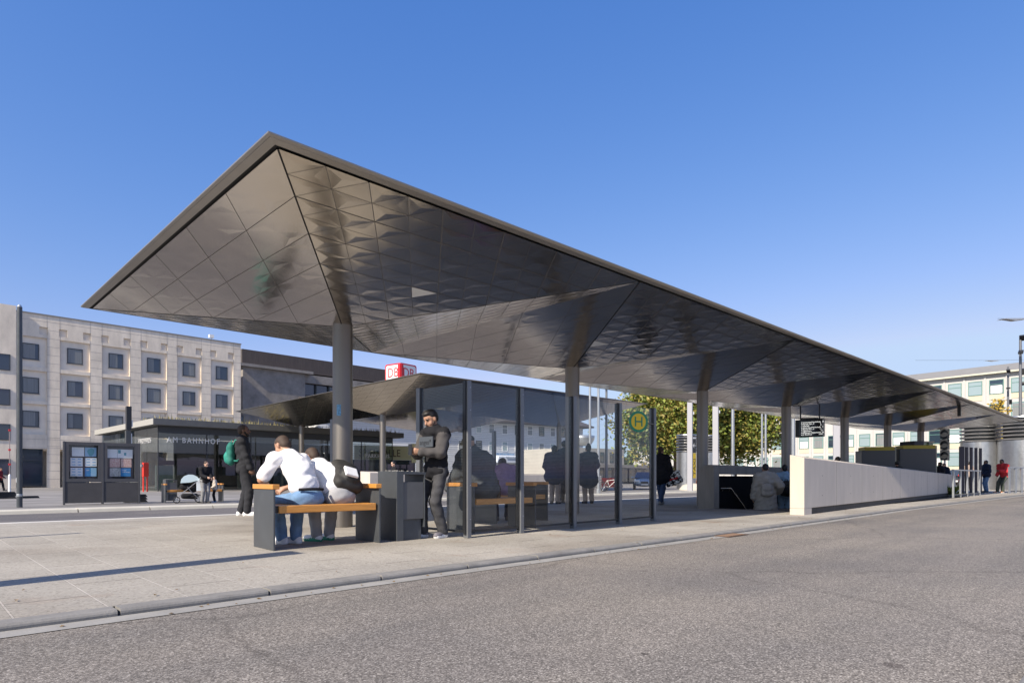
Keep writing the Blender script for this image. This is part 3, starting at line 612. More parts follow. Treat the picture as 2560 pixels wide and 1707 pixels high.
# white slatted building behind, seen through the screens
Zw = 100; Pw = deep(1140, Zw, PLAZAZ); wa = -.12; wb = empty("slatted_building", Pw, wa, "white clapboard building with brown overhanging roof, seen through the glass", "building")
xw = lambda px: hx(px, 1140, Zw, wa)
eh = hz(1050, Zw); xe2 = xw(1457)
MB().box((-22, 0, -.3), (xe2, 14, eh)).build("wall", mat("white_clapboard", (0.62, 0.63, 0.64), 0.7, 0, .05, 1), wb)
mb = MB()
for k in range(int(eh / .32)): mb.box((-22, -.035, .32 * k + .3), (xe2, -.001, .32 * k + .33))
mb.build("clapboard_line", mat("clapboard_shade", (0.4, 0.41, 0.43), 0.8), wb)
MB().box((-23, -1.4, eh), (xe2 + 1.5, 15, eh + .3)).build("eaves", BROWN, wb); MB().prism([(-23, -1.3, eh + .301), (-23, 7, eh + 3.1), (-23, 15, eh + .301)], (xe2 + 24.4, 0, 0)).build("roof", BROWN, wb)
for j, py in enumerate((1056, 1101)):
    zb = hz(py + 24, Zw)
    for px in (1152, 1196, 1228, 1261, 1293, 1324, 1353, 1381, 1407, 1430):
        window(wb, xw(px) - .5, zb + .05, 1.15, 1.6, -.06, WPAINT if (px + j) % 3 else FRAME, [PANE, CURT, PANEL][(px + j) % 3], .09, mull=(.6,))
zb = hz(1150, Zw)
MB().prism([(xw(1228), -.05, zb), (xw(1295), -.05, zb), (xw(1290), -.05, zb + 1.0), (xw(1233), -.05, zb + 1.0)], (0, -1.6, -.3)).build("awning", mat("pale_awning", (0.55, 0.6, 0.68), 0.8), wb)
text("lettering", "VEREINIGUNGSBANK", .75, mat("blue_letters", (0.12, 0.25, 0.45), 0.5), wb, (xw(1231), -.08, hz(1138, Zw)), (R(90), 0, 0), .05, sx=.62)
text("lettering", "Bahnhofsplatz", .55, mat("grey_letters", (0.2, 0.25, 0.33), 0.5), wb, (xw(1250), -1.75, zb + .35), (R(90), 0, 0), .02, sx=.8)
for px in (1150, 1190, 1235, 1265, 1300, 1335, 1365, 1395): window(wb, xw(px), .3, 1.9, 2.6, -.06, WPAINT, PANEL, .1, mull=(.7,))
# low grey shop buildings to its right
lo = empty("shop_building", deep(1440, 92, PLAZAZ), -.05, "low grey flat roofed shop building right of the white slatted one, seen through the glass", "building")
xl = lambda px: hx(px, 1440, 92, -.05)
MB().box((0, 0, -.3), (xl(1560), 12, hz(1118, 92))).build("wall", mat("grey_beige_render", (0.42, 0.4, 0.36), 0.9, 0, .1, .6), lo)
MB().box((-.3, -1.8, hz(1168, 92)), (xl(1720), -.001, hz(1160, 92))).build("canopy_roof", GREYR, lo)
MB().box((xl(1560) + .001, .5, -.3), (xl(1730), 12, hz(1163, 92))).build("low_wing", mat("low_wing_render", (0.3, 0.29, 0.27), 0.9, 0, .1, .6), lo)
for px in (1458, 1478, 1500, 1524): window(lo, xl(px), hz(1155, 92), .9, 1.6, -.05, FRAME, PANE, .08)
for k in range(9): window(lo, .6 + k * 1.9, .3, 1.7, 2.2, -.05, FRAME, PANE, .08)
MB().lathe([(0, 0), (1.3, .0), (1.9, .9), (1.95, 1.5), (1.85, 1.5), (1.7, .95), (.2, .3)], 20, (xl(1492), 3, hz(1118, 92) + .5)).build("roof_dish", GALV, lo, smooth=True)
# white office building on the right
wa2 = R(84.5); Wo = empty("office_building", (116, 17.4, PLAZAZ), wa2, "long white office building with green framed windows and grey eaves on the right", "building")
TOPW = 16.2; SP, STW = 2.62, 3.5
MB().box((-40, -14, -.3), (70, -.001, TOPW)).build("wall", WHITE, Wo)       # building lies towards local -y
MB().box((-41, -15, TOPW), (71, .75, TOPW + .22)).build("eaves", mat("cream_eaves", (0.6, 0.57, 0.45), 0.7), Wo); MB().prism([(-41, .6, TOPW + .221), (-41, -7, TOPW + 2.3), (-41, -15, TOPW + .221)], (112, 0, 0)).build("roof", GREYR, Wo)
cnt = 0
for r in range(4):
    z = TOPW - 2.95 - r * STW
    for k in range(-9, 20):
        x = k * SP
        if r < 2 and x > 12: continue
        if r == 0 and x < -22: continue
        p = MB().box((x - .06, .002, z - .85), (x + 1.66, .05, z - .06)).build("spandrel", BEIGE, Wo)
        mb = MB(); 
        f = window(Wo, x - .08, z, 1.76, 2.1, .001, GREENF, PANEL if (k * 7 + r * 3) % 3 else PANE, .085, mull=(.68,), dep=.09)
        if (k * 5 + r) % 3 == 0: MB().box((x + .09, .058, z + .09), (x + 1.51, .075, z + 1.25)).build("blind", WPAINT, f)
        elif (k + r) % 4 == 0: MB().box((x + .09, .058, z + .09), (x + 1.51, .075, z + 1.9)).build("curtain", CURT, f)
# window surround pilasters
mb = MB()
for k in range(-9, 20): mb.box((k * SP - .55, .001, 0), (k * SP - .30, .12, TOPW - .002))
mb.build("pilaster", WHITE, Wo)
# wooded hill far beyond
hm = MB(); nx, ny = 60, 10
for i in range(nx + 1):
    for j in range(ny + 1):
        x = 120 + i * 9; y = 190 + j * 22; h = 22 * math.sin(math.pi * min(1, j / 8) * .5) * (.7 + .3 * math.sin(i * .25)) + 2 * random.random()
        hm.v.append((x, y, h - 2))
for i in range(nx):
    for j in range(ny): a = i * (ny + 1) + j; hm.f.append((a, a + ny + 1, a + ny + 2, a + 1)); hm.m.append(0)
struct(hm.build("hill", mat("wooded_hill", (0.07, 0.09, 0.045), 0.95, 0, .45, .25), smooth=True))

# ---------------------------------------------------------------- street furniture and machines
def pole(name, label, cat, P, h, r0, r1, m, group=None, n=14):
    o = empty(name, P, 0, label, cat, group); MB().tube([(0, 0, 0), (0, 0, h)], [r0, r1], n).build("pole", m, o, smooth='auto'); return o
p = at(49, 1268, PLAZAZ); o = pole("lamp_post", "tall grey round lamp post at the left, cut by the plaza kerb", "lamp post", p, 6.42, .080, .074, STEEL)
MB().lathe([(.081, .35), (.087, .36), (.087, .42), (.081, .43)], 14).build("band", GALV, o); MB().lathe([(0, 6.421), (.076, 6.421), (.04, 6.49), (0, 6.5)], 14).build("cap", GALV, o)
MB().box((-.086, -.02, .8), (-.079, .04, .95)).build("sticker", WPAINT, o)
p = at(24, 1240, PLAZAZ); o = empty("barrier_post", p, 0, "thin red and white barrier post with round tips beside the left lamp post", "post")
MB().tube([(0, 0, .9), (0, 0, 3.4)], .02, 8).build("rod", mat("rod_grey", (.25, .2, .2), .5), o)
MB().tube([(0, 0, 0), (0, 0, .1), (0, 0, 1.05), (0, 0, 1.15)], [.02, .06, .06, .02], 10).build("wrapped_base", WPAINT, o)
for z in (1.6, 2.35, 3.36): MB().box((-.05, -.05, z), (.05, .05, z + .09)).build("red_joint", DBRED, o)
p = at(15, 1246, PLAZAZ)
for k, (dx, dy, dz) in enumerate(((0, 0, 0), (.05, .02, .105), (.0, .0, .21), (.9, .1, 0))):
    f = empty("base_plate", (p.x + dx, p.y + dy, PLAZAZ + dz), .1 * k, ["black rubber fence foot, lowest of the pile left of the lamp post", "black rubber fence foot, middle of the pile left of the lamp post", "black rubber fence foot, top of the pile left of the lamp post", "single black rubber fence foot lying next to the pile"][k], "fence foot", "rubber fence feet")
    MB().prism([(-.4, 0, 0), (.4, 0, 0), (.33, 0, .1), (-.33, 0, .1)], (0, .25, 0)).build("body", RUBBER, f)
p = at(342, 1256, PLAZAZ)
for k in range(3):
    f = empty("base_plate", (p.x + .05, p.y + .25, PLAZAZ + .105 * k), .05 * k, ["black rubber fence foot, lowest of the pile behind the information board", "black rubber fence foot, middle of the pile behind the information board", "black rubber fence foot, top of the pile behind the information board"][k], "fence foot", "rubber fence feet")
    MB().prism([(-.4, 0, 0), (.4, 0, 0), (.33, 0, .1), (-.33, 0, .1)], (0, .25, 0)).build("body", RUBBER, f)
# information board with two display cases
pa, pb = at(163, 1262, PLAZAZ), at(346, 1258, PLAZAZ); ib = empty("information_board", pa, math.atan2(pb.y - pa.y, pb.x - pa.x), "dark grey information board with two glazed cases of posters", "information board")
IW = (pb - pa).length; IH = 2.23
FR2 = mat("board_frame", (0.075, 0.075, 0.082), .45, .2, .08, 4)
for x in (-.06, IW / 2 - .03, IW): MB().box((x, 0, 0), (x + .06, .22, IH)).build("upright", FR2, ib, bevel=.005)
BP = mat("board_panel", (0.062, 0.06, 0.063), .5, .1, .12, 3)
PAPER = mat("poster_paper", (.85, .86, .87), .7); PBLUE = mat("poster_blue", (.03, .22, .5), .6); PLB = mat("poster_light_blue", (.3, .52, .72), .6); PTEAL = mat("poster_teal", (.08, .35, .42), .6); PMAP = mat("poster_map", (.5, .5, .48), .7, 0, .5, 26); PREDM = mat("poster_red_map", (.5, .43, .38), .7, 0, .6, 22, stain=(.5, .2, .18))
for k in range(2):
    x0, x1 = (.0005, IW / 2 - .0305) if k == 0 else (IW / 2 + .0305, IW - .0005)
    MB().box((x0, .02, .06), (x1, .2, .78)).build("lower_panel", BP, ib, bevel=.006)
    c = MB().box((x0, .01, .8), (x0 + .11, .2, IH - .01)).box((x1 - .11, .01, .8), (x1, .2, IH - .01)).box((x0 + .11, .01, .8), (x1 - .11, .2, .92)).box((x0 + .11, .01, IH - .12), (x1 - .11, .2, IH - .01)).build("display_case", FR2, ib)
    MB().box((x0 + .11, .15, .92), (x1 - .11, .19, IH - .12)).build("back_panel", DARK, c)
    MB().box((x0 + .11, .03, .92), (x1 - .11, .036, IH - .12)).build("case_glass", CGLASS, c)
    W2 = x1 - x0 - .22; s = W2 / 1.2
    if k == 0: L_ = [(.09, .98, .50, .42, PAPER), (.62, .98, .48, .42, PLB), (.03, .52, .50, .40, PAPER), (.63, .52, .48, .40, PAPER), (.03, .07, .50, .40, PAPER), (.62, .07, .24, .40, PBLUE), (.865, .07, .24, .40, PLB)]
    else: L_ = [(-.03, .93, .44, .42, PAPER), (.42, .93, .66, .42, PAPER), (.08, .50, .46, .41, PREDM), (.57, .50, .46, .41, PREDM), (.08, .07, .47, .40, PMAP), (.555, .07, .44, .40, PBLUE)]
    for x, z, w_, h_, m in L_:
        b0 = x0 + .11 + (x + .04) * s; z0 = .93 + z * .78 + .02
        po = MB().box((b0, .142, z0), (b0 + w_ * s, .149, z0 + h_ * .76)).build("poster", m, c)
        if m is PAPER and w_ < .6 and k == 0 and z < .9:
            for q in range(2):
                for t in range(5): MB().box((b0 + (.06 + q * .24) * s, .139, z0 + .04 + t * .05), (b0 + (.2 + q * .24) * s, .1418, z0 + .075 + t * .05)).build("timetable_row", PLB, c) if t % 2 == 0 else None
        if m is PLB and z > .9: MB().prism([(b0 + .25 * s + .1 * math.cos(t * .6) * (1 + .2 * (t % 2)), .139, z0 + .16 + .12 * math.sin(t * .6) * (1 + .15 * (t % 3))) for t in range(10)], (0, .002, 0)).build("map_shape", PTEAL, c)
        if m is PBLUE: text("lettering", "mobil\nunterwegs" if k else "info", .06, WPAINT, c, (b0 + .04, .14, z0 + .2), (R(90), 0, 0), .001)
        if k == 1 and w_ == .66: MB().box((b0 + .28 * s, .139, z0 + .1), (b0 + .38 * s, .1418, z0 + .2)).build("logo", PTEAL, c); MB().box((b0 + .02 * s, .139, z0 + .17), (b0 + .14 * s, .1418, z0 + .3)).build("logo", PTEAL, c)
# red machine in front of the pavilion
p = deep(359, 43, PLAZAZ); o = empty("ticket_machine", p, .3, "red ticket machine on two red legs by the pavilion corner", "machine")
MB().box((0, 0, 1.02), (.36, .2, 1.98)).build("cabinet", RED, o, bevel=.02)
for x in (.02, .29): MB().box((x, .05, 0), (x + .05, .15, 1.019)).build("leg", RED, o)
MB().box((-.12, .05, 1.7), (-.001, .15, 1.86)).build("side_sign", GALV, o)
# black street sign seen edge on
p = deep(322, 38, PLAZAZ); o = pole("street_sign", "dark sign mast with two boxed signals above the information board", "sign", p, 4.8, .05, .05, FRAME)
MB().box((-.16, -.1, 2.75), (.1, .2, 3.75)).build("sign_box", FRAME, o); MB().box((-.13, -.1, 3.8), (.13, .2, 5.2)).build("sign_box", DARK, o); MB().box((.101, -.05, 2.9), (.16, .1, 3.6)).build("notice", WPAINT, o); MB().box((.131, -.04, 4.0), (.2, .1, 4.4)).build("notice", WPAINT, o)
# arcade signs behind the bin
q = deep(975, 60, PLAZAZ); o = empty("shop_sign", (q.x, q.y, PLAZAZ), -.3, "long cream fascia sign reading SPIELHALLE below the concrete wall", "sign")
MB().box((-3.3, 0, 2.65), (2.3, .2, 3.95)).build("board", CREAM, o); text("lettering", "SPIELHALLE", .95, mat("sign_brown", (.16, .1, .05), .6), o, (-2.95, -.02, 2.95), (R(90), 0, 0), .01, sx=.82)
MB().box((-3.4, .1, 0), (2.4, .4, 2.64)).build("shop_front", PANE, o)
q = deep(1030, 57, PLAZAZ); o = empty("shop_sign", (q.x, q.y, PLAZAZ), -.35, "square cream sign with a dark emblem left of the hoodie man", "sign")
MB().box((0, 0, 2.3), (2.2, .2, 4.0)).build("board", CREAM, o); MB().prism([(.35 + .75 + .72 * math.cos(t * .52) , -.021, 3.1 + .5 * math.sin(t * .52)) for t in range(12)], (0, .02, 0)).build("emblem", FRAME, o); MB().prism([(.75, -.04, 2.85), (1.45, -.04, 2.85), (1.3, -.04, 3.25), (.9, -.04, 3.25)], (0, .018, 0)).build("emblem_house", CREAM, o)
MB().box((.2, .05, 0), (.3, .15, 2.29)).build("post", FRAME, o); MB().box((1.9, .05, 0), (2.0, .15, 2.29)).build("post", FRAME, o)

# departure display under the canopy
dz0, dz1 = 2.30, 2.94; dy0, dy1 = onu(2056, 24.0).y, onu(1988, 24.0).y; dm, dh = (dy0 + dy1) / 2, (dy1 - dy0) / 2
o = empty("departure_display", (24.0, dm, 0), 0, "black hanging departure display with white text lines under the canopy", "display")
MB().box((0, -dh, dz0), (.24, dh, dz1)).build("housing", DARK, o, bevel=.01)
MB().box((-.004, -dh + .05, dz0 + .05), (-.001, dh - .15, dz1 - .04)).build("screen", mat("screen_black", (0.01, 0.011, 0.013), .15), o)
for y in (-dh * .7, dh * .7): MB().tube([(.12, y, dz1), (.12, y, 3.5)], .025, 8).build("hanger", DARK, o)
for k, t in enumerate(["4 Universitaet/Hochschule   25", "4 Mainzer-Port. II            6", "1 Oberfeld                      9", "4 Universitaet/Hochschule   9", "4 Mainzer-Port. II           11", "1 Oggersheim                  13", "4 Burgsheim (Oppenheim)  16", "kein Anschluss             10:09"]):
    text("lettering", t, .068, LEDW, o, (-.006, dh - .22, dz1 - .13 - k * .064), (R(90), 0, R(-90)), .0005, sx=.95)
MB().box((.05, -dh * .6, dz1 + .001), (.2, dh * .6, dz1 + .05)).build("top_rail", DARK, o)

# ticket cabins beyond the parapet
for k, (px0, px1, py, Z, lab) in enumerate(((2155, 2238, 1117, 28.2, "dark grey kiosk with yellow top edge, left one of two behind the parapet"), (2251, 2340, 1113, 29.6, "dark grey kiosk with yellow top edge, right one of two behind the parapet"))):
    a, b_ = deep(px0, Z), deep(px1, Z - .3); top = CAM_H - (py - 1194) / 1593.5 * Z
    o = empty("kiosk", (a.x, a.y, 0), math.atan2(b_.y - a.y, b_.x - a.x), lab, "kiosk", "kiosks beside the stairwell"); W_ = (b_ - a).length
    MB().box((0, 0, 0), (W_, 1.0, top - .16)).build("cabinet", mat("kiosk_grey", (.085, .083, .087), .45, .2, .06, 3), o, bevel=.01)
    MB().box((.12, .0, top - .16), (W_ - .02, 1.0, top)).build("yellow_trim", mat("kiosk_yellow", (.42, .33, .03), .5), o, bevel=.01)
    MB().box((W_ + .001, .05, .1), (W_ + .06, .95, top - .02)).build("side_panel", mat("kiosk_side", (.38, .36, .28), .6), o)
    MB().box((-.02, -.012, .2), (.0, .9, top - .2)).build("door", FRAME, o)
a = deep(2286, 31.5); o = empty("showcase", (a.x, a.y, 0), -.55, "dark framed glass showcase standing behind the right kiosk", "showcase")
MB().box((0, 0, 0), (.55, .9, 2.62)).build("cabinet", DARK, o); MB().box((.5505, .05, 1.8), (1.15, .5, 2.55)).build("case", glass("case_glass2", (.4, .5, .4), .1, dark=(.12, .14, .04, .6)), o)
MB().box((.5505, .0, 2.551), (1.2, .55, 2.62)).build("case_top", mat("case_top_beige", (.4, .38, .3), .5), o); MB().box((.5505, .05, 0), (1.15, .5, 1.799)).build("case_base", DARK, o); MB().box((.82, -.01, 1.8), (.86, .049, 2.55)).build("case_bar", FRAME, o)

# upright dark fins and railings at the far stair end
a0, a1 = at(2404, 1234), at(2451, 1232)
for k in range(5):
    P = a0.lerp(a1, k / 4.0)
    o = empty("steel_fin", P, -.75, ["wide dark upright steel fin at the end of the railing, first of five", "dark upright steel fin, second in the row of five", "dark upright steel fin, third in the row of five", "dark upright steel fin, fourth in the row of five", "dark upright steel fin reaching the ground, last of five before the men"][k], "fin", "upright steel fins")
    MB().box((-.12 if k == 0 else -.062, -.03, 0), (.12 if k == 0 else .062, .03, 2.36)).build("plate", mat("fin_plum", (.045, .04, .05), .45, .2), o, bevel=.005); MB().box((-.09, -.2, 0), (.09, .2, .02)).build("foot", DARK, o)
def railing(label, A, B, n, h, thick=.07):
    o = empty("railing", A, math.atan2(B.y - A.y, B.x - A.x), label, "railing", "grey steel railings"); Lr = (B - A).length
    for k in range(n + 1):
        x = Lr * k / n; MB().box((x - thick / 2, -.03, 0), (x + thick / 2, .03, h - .0505)).build("baluster", GALV, o)
    MB().box((-.06, -.045, h - .05), (Lr + .06, .045, h)).build("handrail", GALV, o); MB().box((thick / 2, -.02, .1), (Lr - thick / 2, .02, .14)).build("lower_rail", FRAME, o)
    return o
railing("grey steel railing between the concrete parapet and the dark fins", at(2383, 1244), at(2449, 1238), 4, 1.14, .1)
railing("grey steel railing at the right edge behind the man in red", at(2523, 1233), at(2640, 1231), 8, 1.35, .11)
# stainless ventilation stacks
def stack(label, P, r, h, n=6, open_=0.0):
    o = empty("ventilation_stack", P, 0, label, "ventilation stack", "stainless ventilation stacks"); hb = h * (1 - .33)
    MB().lathe([(0, 0), (r, 0), (r, hb), (r * .8, hb)], 40).build("drum", STACKM, o, smooth='auto')
    MB().lathe([(r * .78, hb), (r * .78, h - .1)], 30).build("core", FRAME, o, smooth=True)
    st_ = (h - hb) / (n + .6)
    for k in range(n):
        z = hb + st_ * (k + .15); MB().lathe([(r * .82, z + st_ * .5), (r * 1.02, z), (r * 1.05, z + .06 * r), (r * 1.0, z + st_ * .42), (r * .82, z + st_ * .55)], 40).build("louvre_ring", STACKM, o, smooth='auto')
    MB().lathe([(0, h), (r * .98, h - .05), (r * 1.0, h - st_ * .55), (r * .8, h - st_ * .5)], 40).build("lid", STACKM, o, smooth='auto'); return o
stack("large stainless ventilation stack with louvred top, left one at the right edge", deep(2450, 43) , 1.12, 4.35 * 43 / 39.5)
stack("large stainless ventilation stack with louvred top, cut by the right picture edge", deep(2560, 41.0), 1.38, 4.75)
stack("stainless ventilation stack with louvred top beside the TAXI sign", deep(1717, 52, PLAZAZ), .82, 4.5)
stack("stainless ventilation stack half hidden behind the third canopy column", deep(1770, 56, PLAZAZ), .95, 4.7)
# taxi sign on a stone foot
p = deep(1731, 49, PLAZAZ); o = empty("taxi_sign", p, -.05, "upright yellow TAXI sign with a white arrow panel on a stone foot", "sign")
MB().lathe([(1.0, 0), (.98, .1), (.75, .38), (.3, .52), (0, .54)], 24).build("stone_foot", PKERB, o, smooth=True); MB().tube([(0, 0, .5), (0, 0, .92)], .05, 8).build("stem", WPAINT, o)
MB().box((-.42, -.08, .9), (.36, .08, 4.05)).build("panel", WPAINT, o); MB().box((-.10, -.086, .92), (.34, -.081, 2.85)).build("yellow_field", YELLOW, o); MB().box((-.10, -.086, 2.87), (.34, -.081, 3.95)).build("black_field", DARK, o)
text("lettering", "TAXI", .44, DARK, o, (.28, -.088, 1.12), (R(90), R(-90), 0), .003, sx=1.35)
mb = MB(); mb.box((-.02, -.092, 3.4), (.28, -.087, 3.46)); mb.build("arrow", WPAINT, o); MB().prism([(-.06, -.091, 3.43), (.1, -.091, 3.62), (.13, -.091, 3.59), (.0, -.091, 3.43), (.13, -.091, 3.27), (.1, -.091, 3.24)], (0, .004, 0)).build("arrow_head", WPAINT, o)
p = deep(1746, 50, PLAZAZ); o = empty("traffic_cone", p, 0, "orange traffic cone behind the TAXI sign", "cone")
MB().lathe([(.5, 0), (.5, .05), (.28, .06), (.06, 1.3), (0, 1.3)], 16).build("body", mat("cone_orange", (.8, .15, .03), .5), o, smooth='auto'); MB().lathe([(.2, .5), (.145, .8)], 16, (0, 0, 0)).build("band", WPAINT, o)

# flag poles, light masts, traffic light
for px, Z, top, r, lab in ((1475, 40, 8.5, .085, "left one of two tall pale flag poles behind the glass screen"), (1496, 39, 8.5, .085, "right one of two tall pale flag poles behind the glass screen"), (1725, 46, 10, .26, "broad white square mast above the TAXI stack, left of the third column"), (1789, 45, 10, .28, "broad white square mast right of the third canopy column"), (1832, 50, 9, .14, "slim grey pole in front of the tree"), (1905, 60, 9, .11, "left one of two thin poles in front of the white building"), (1914, 58, 9, .11, "right one of two thin poles in front of the white building"), (1983, 52, 9, .17, "light pole beside the fourth canopy column"), (2091, 60, 8.6, .4, "broad white mast beside the fifth canopy column")):
    p = deep(px, Z, PLAZAZ)
    if r > .2:
        o = empty("mast", p, .4, lab, "mast"); MB().box((-r * .7, -r * .7, 0), (r * .7, r * .7, top)).build("shaft", mat("mast_white", (.36, .36, .39), .5), o, bevel=.03)
        MB().box((-r * .2, -r * .72 - .1, top * .55), (r * .2, -r * .72, top * .55 + .2)).build("fitting", GALV, o)
    else: o = pole("flag_pole" if "flag" in lab else "street_pole", lab, "pole", p, top, r, r * .8, GALV); MB().lathe([(0, 0), (r * 1.6, 0), (r * 1.6, .25), (r, .27)], 12).build("foot", GALV, o)
def lamp_mast(label, px, Z, h, heads):
    o = pole("light_mast", label, "light mast", deep(px, Z, PLAZAZ), h, .12, .08, STEEL2, "light masts with projectors")
    for dz, dx, t in heads:
        a = MB().bar((0, 0, h - dz), (dx * .35, -.1, h - dz), .04).build("arm", STEEL2, o)
        MB().box((-.22, -.14, -.07), (.22, .14, .07), 0, Matrix.Translation((dx * .55, -.12, h - dz)) @ Matrix.Rotation(t, 4, 'Y')).build("projector", DARK, a)
    return o
lamp_mast("light mast with dark projectors behind the first flag poles", 1516, 50, 9.5, [(.2, .5, .6), (1.3, -.6, -.4)])
lamp_mast("light mast with projectors in front of the white building's end bay", 2520, 60, 11.4, [(.5, -1.1, .5), (2.1, -1.2, -.1), (3.3, .5, 1.2), (4.1, .9, 0)])
lamp_mast("tallest light mast with projectors at the right picture edge", 2551, 46, 11.2, [(.2, -.2, .7), (1.3, -1.3, -.5), (2.6, .2, 1.2), (3.4, 1.1, .2)])
p = deep(2362, 40); o = pole("traffic_light", "dark traffic light with a camera on top, beyond the right kiosk", "traffic light", p, 4.6, .05, .05, GALV)
for k in range(3): b_ = MB().box((-.3, -.2, 1.9 + k * .68), (.3, .2, 2.56 + k * .68)).build("lamp_housing", DARK, o, bevel=.03); MB().lathe([(.2, 0), (.24, .22), (.2, .22)], 14, (-.3, 0, 2.23 + k * .68), axis=Vector((-1, -.3, 0))).build("visor", DARK, b_)
MB().box((-.05, -.2, 4.6), (.3, .2, 4.85)).build("camera_head", DARK, o)
# off-frame stop pylon whose long shadow crosses the slabs, and a pole further back
def shadow_base(P, d): return Vector((P[0] - SUN.x * d, P[1] - SUN.y * d, 0))
o = empty("stop_pylon", (-1.1, 5.88, 0), 0.0, "flat grey bus stop pylon casting the broad long shadow across the slabs", "pylon")
MB().box((-.05, -.15, 0), (.05, .17, 3.2)).build("panel", STEEL, o, bevel=.01); MB().box((-.2, -.3, 0), (.2, .32, .02)).build("foot", DARK, o)
o = pole("street_pole", "thin grey pole casting the narrow shadow on the slabs", "pole", (-3.2, 10.2, 0), 3.9, .06, .06, STEEL2); MB().lathe([(0, 0), (.12, 0), (.12, .1), (.06, .11)], 12).build("foot", STEEL2, o)
# drain grate in the front kerb
p = at(1780, 1335, ROADZ); o = empty("drain_grate", (p.x, kv(p.x) - .11, ROADZ + .006), .02, "rusty iron drain grate in the gutter of the front kerb", "drain")
mb = MB().box((-.3, -.12, 0), (.3, .12, .006)); mb.build("frame", mat("rusty_iron", (.12, .07, .045), .8, 0, .4, 20), o)
for k in range(9): MB().box((-.27 + k * .06, -.09, .0065), (-.245 + k * .06, .09, .012)).build("bar", mat("iron_bar", (.2, .13, .09), .7) if k == 0 else bpy.data.materials["iron_bar"], o)

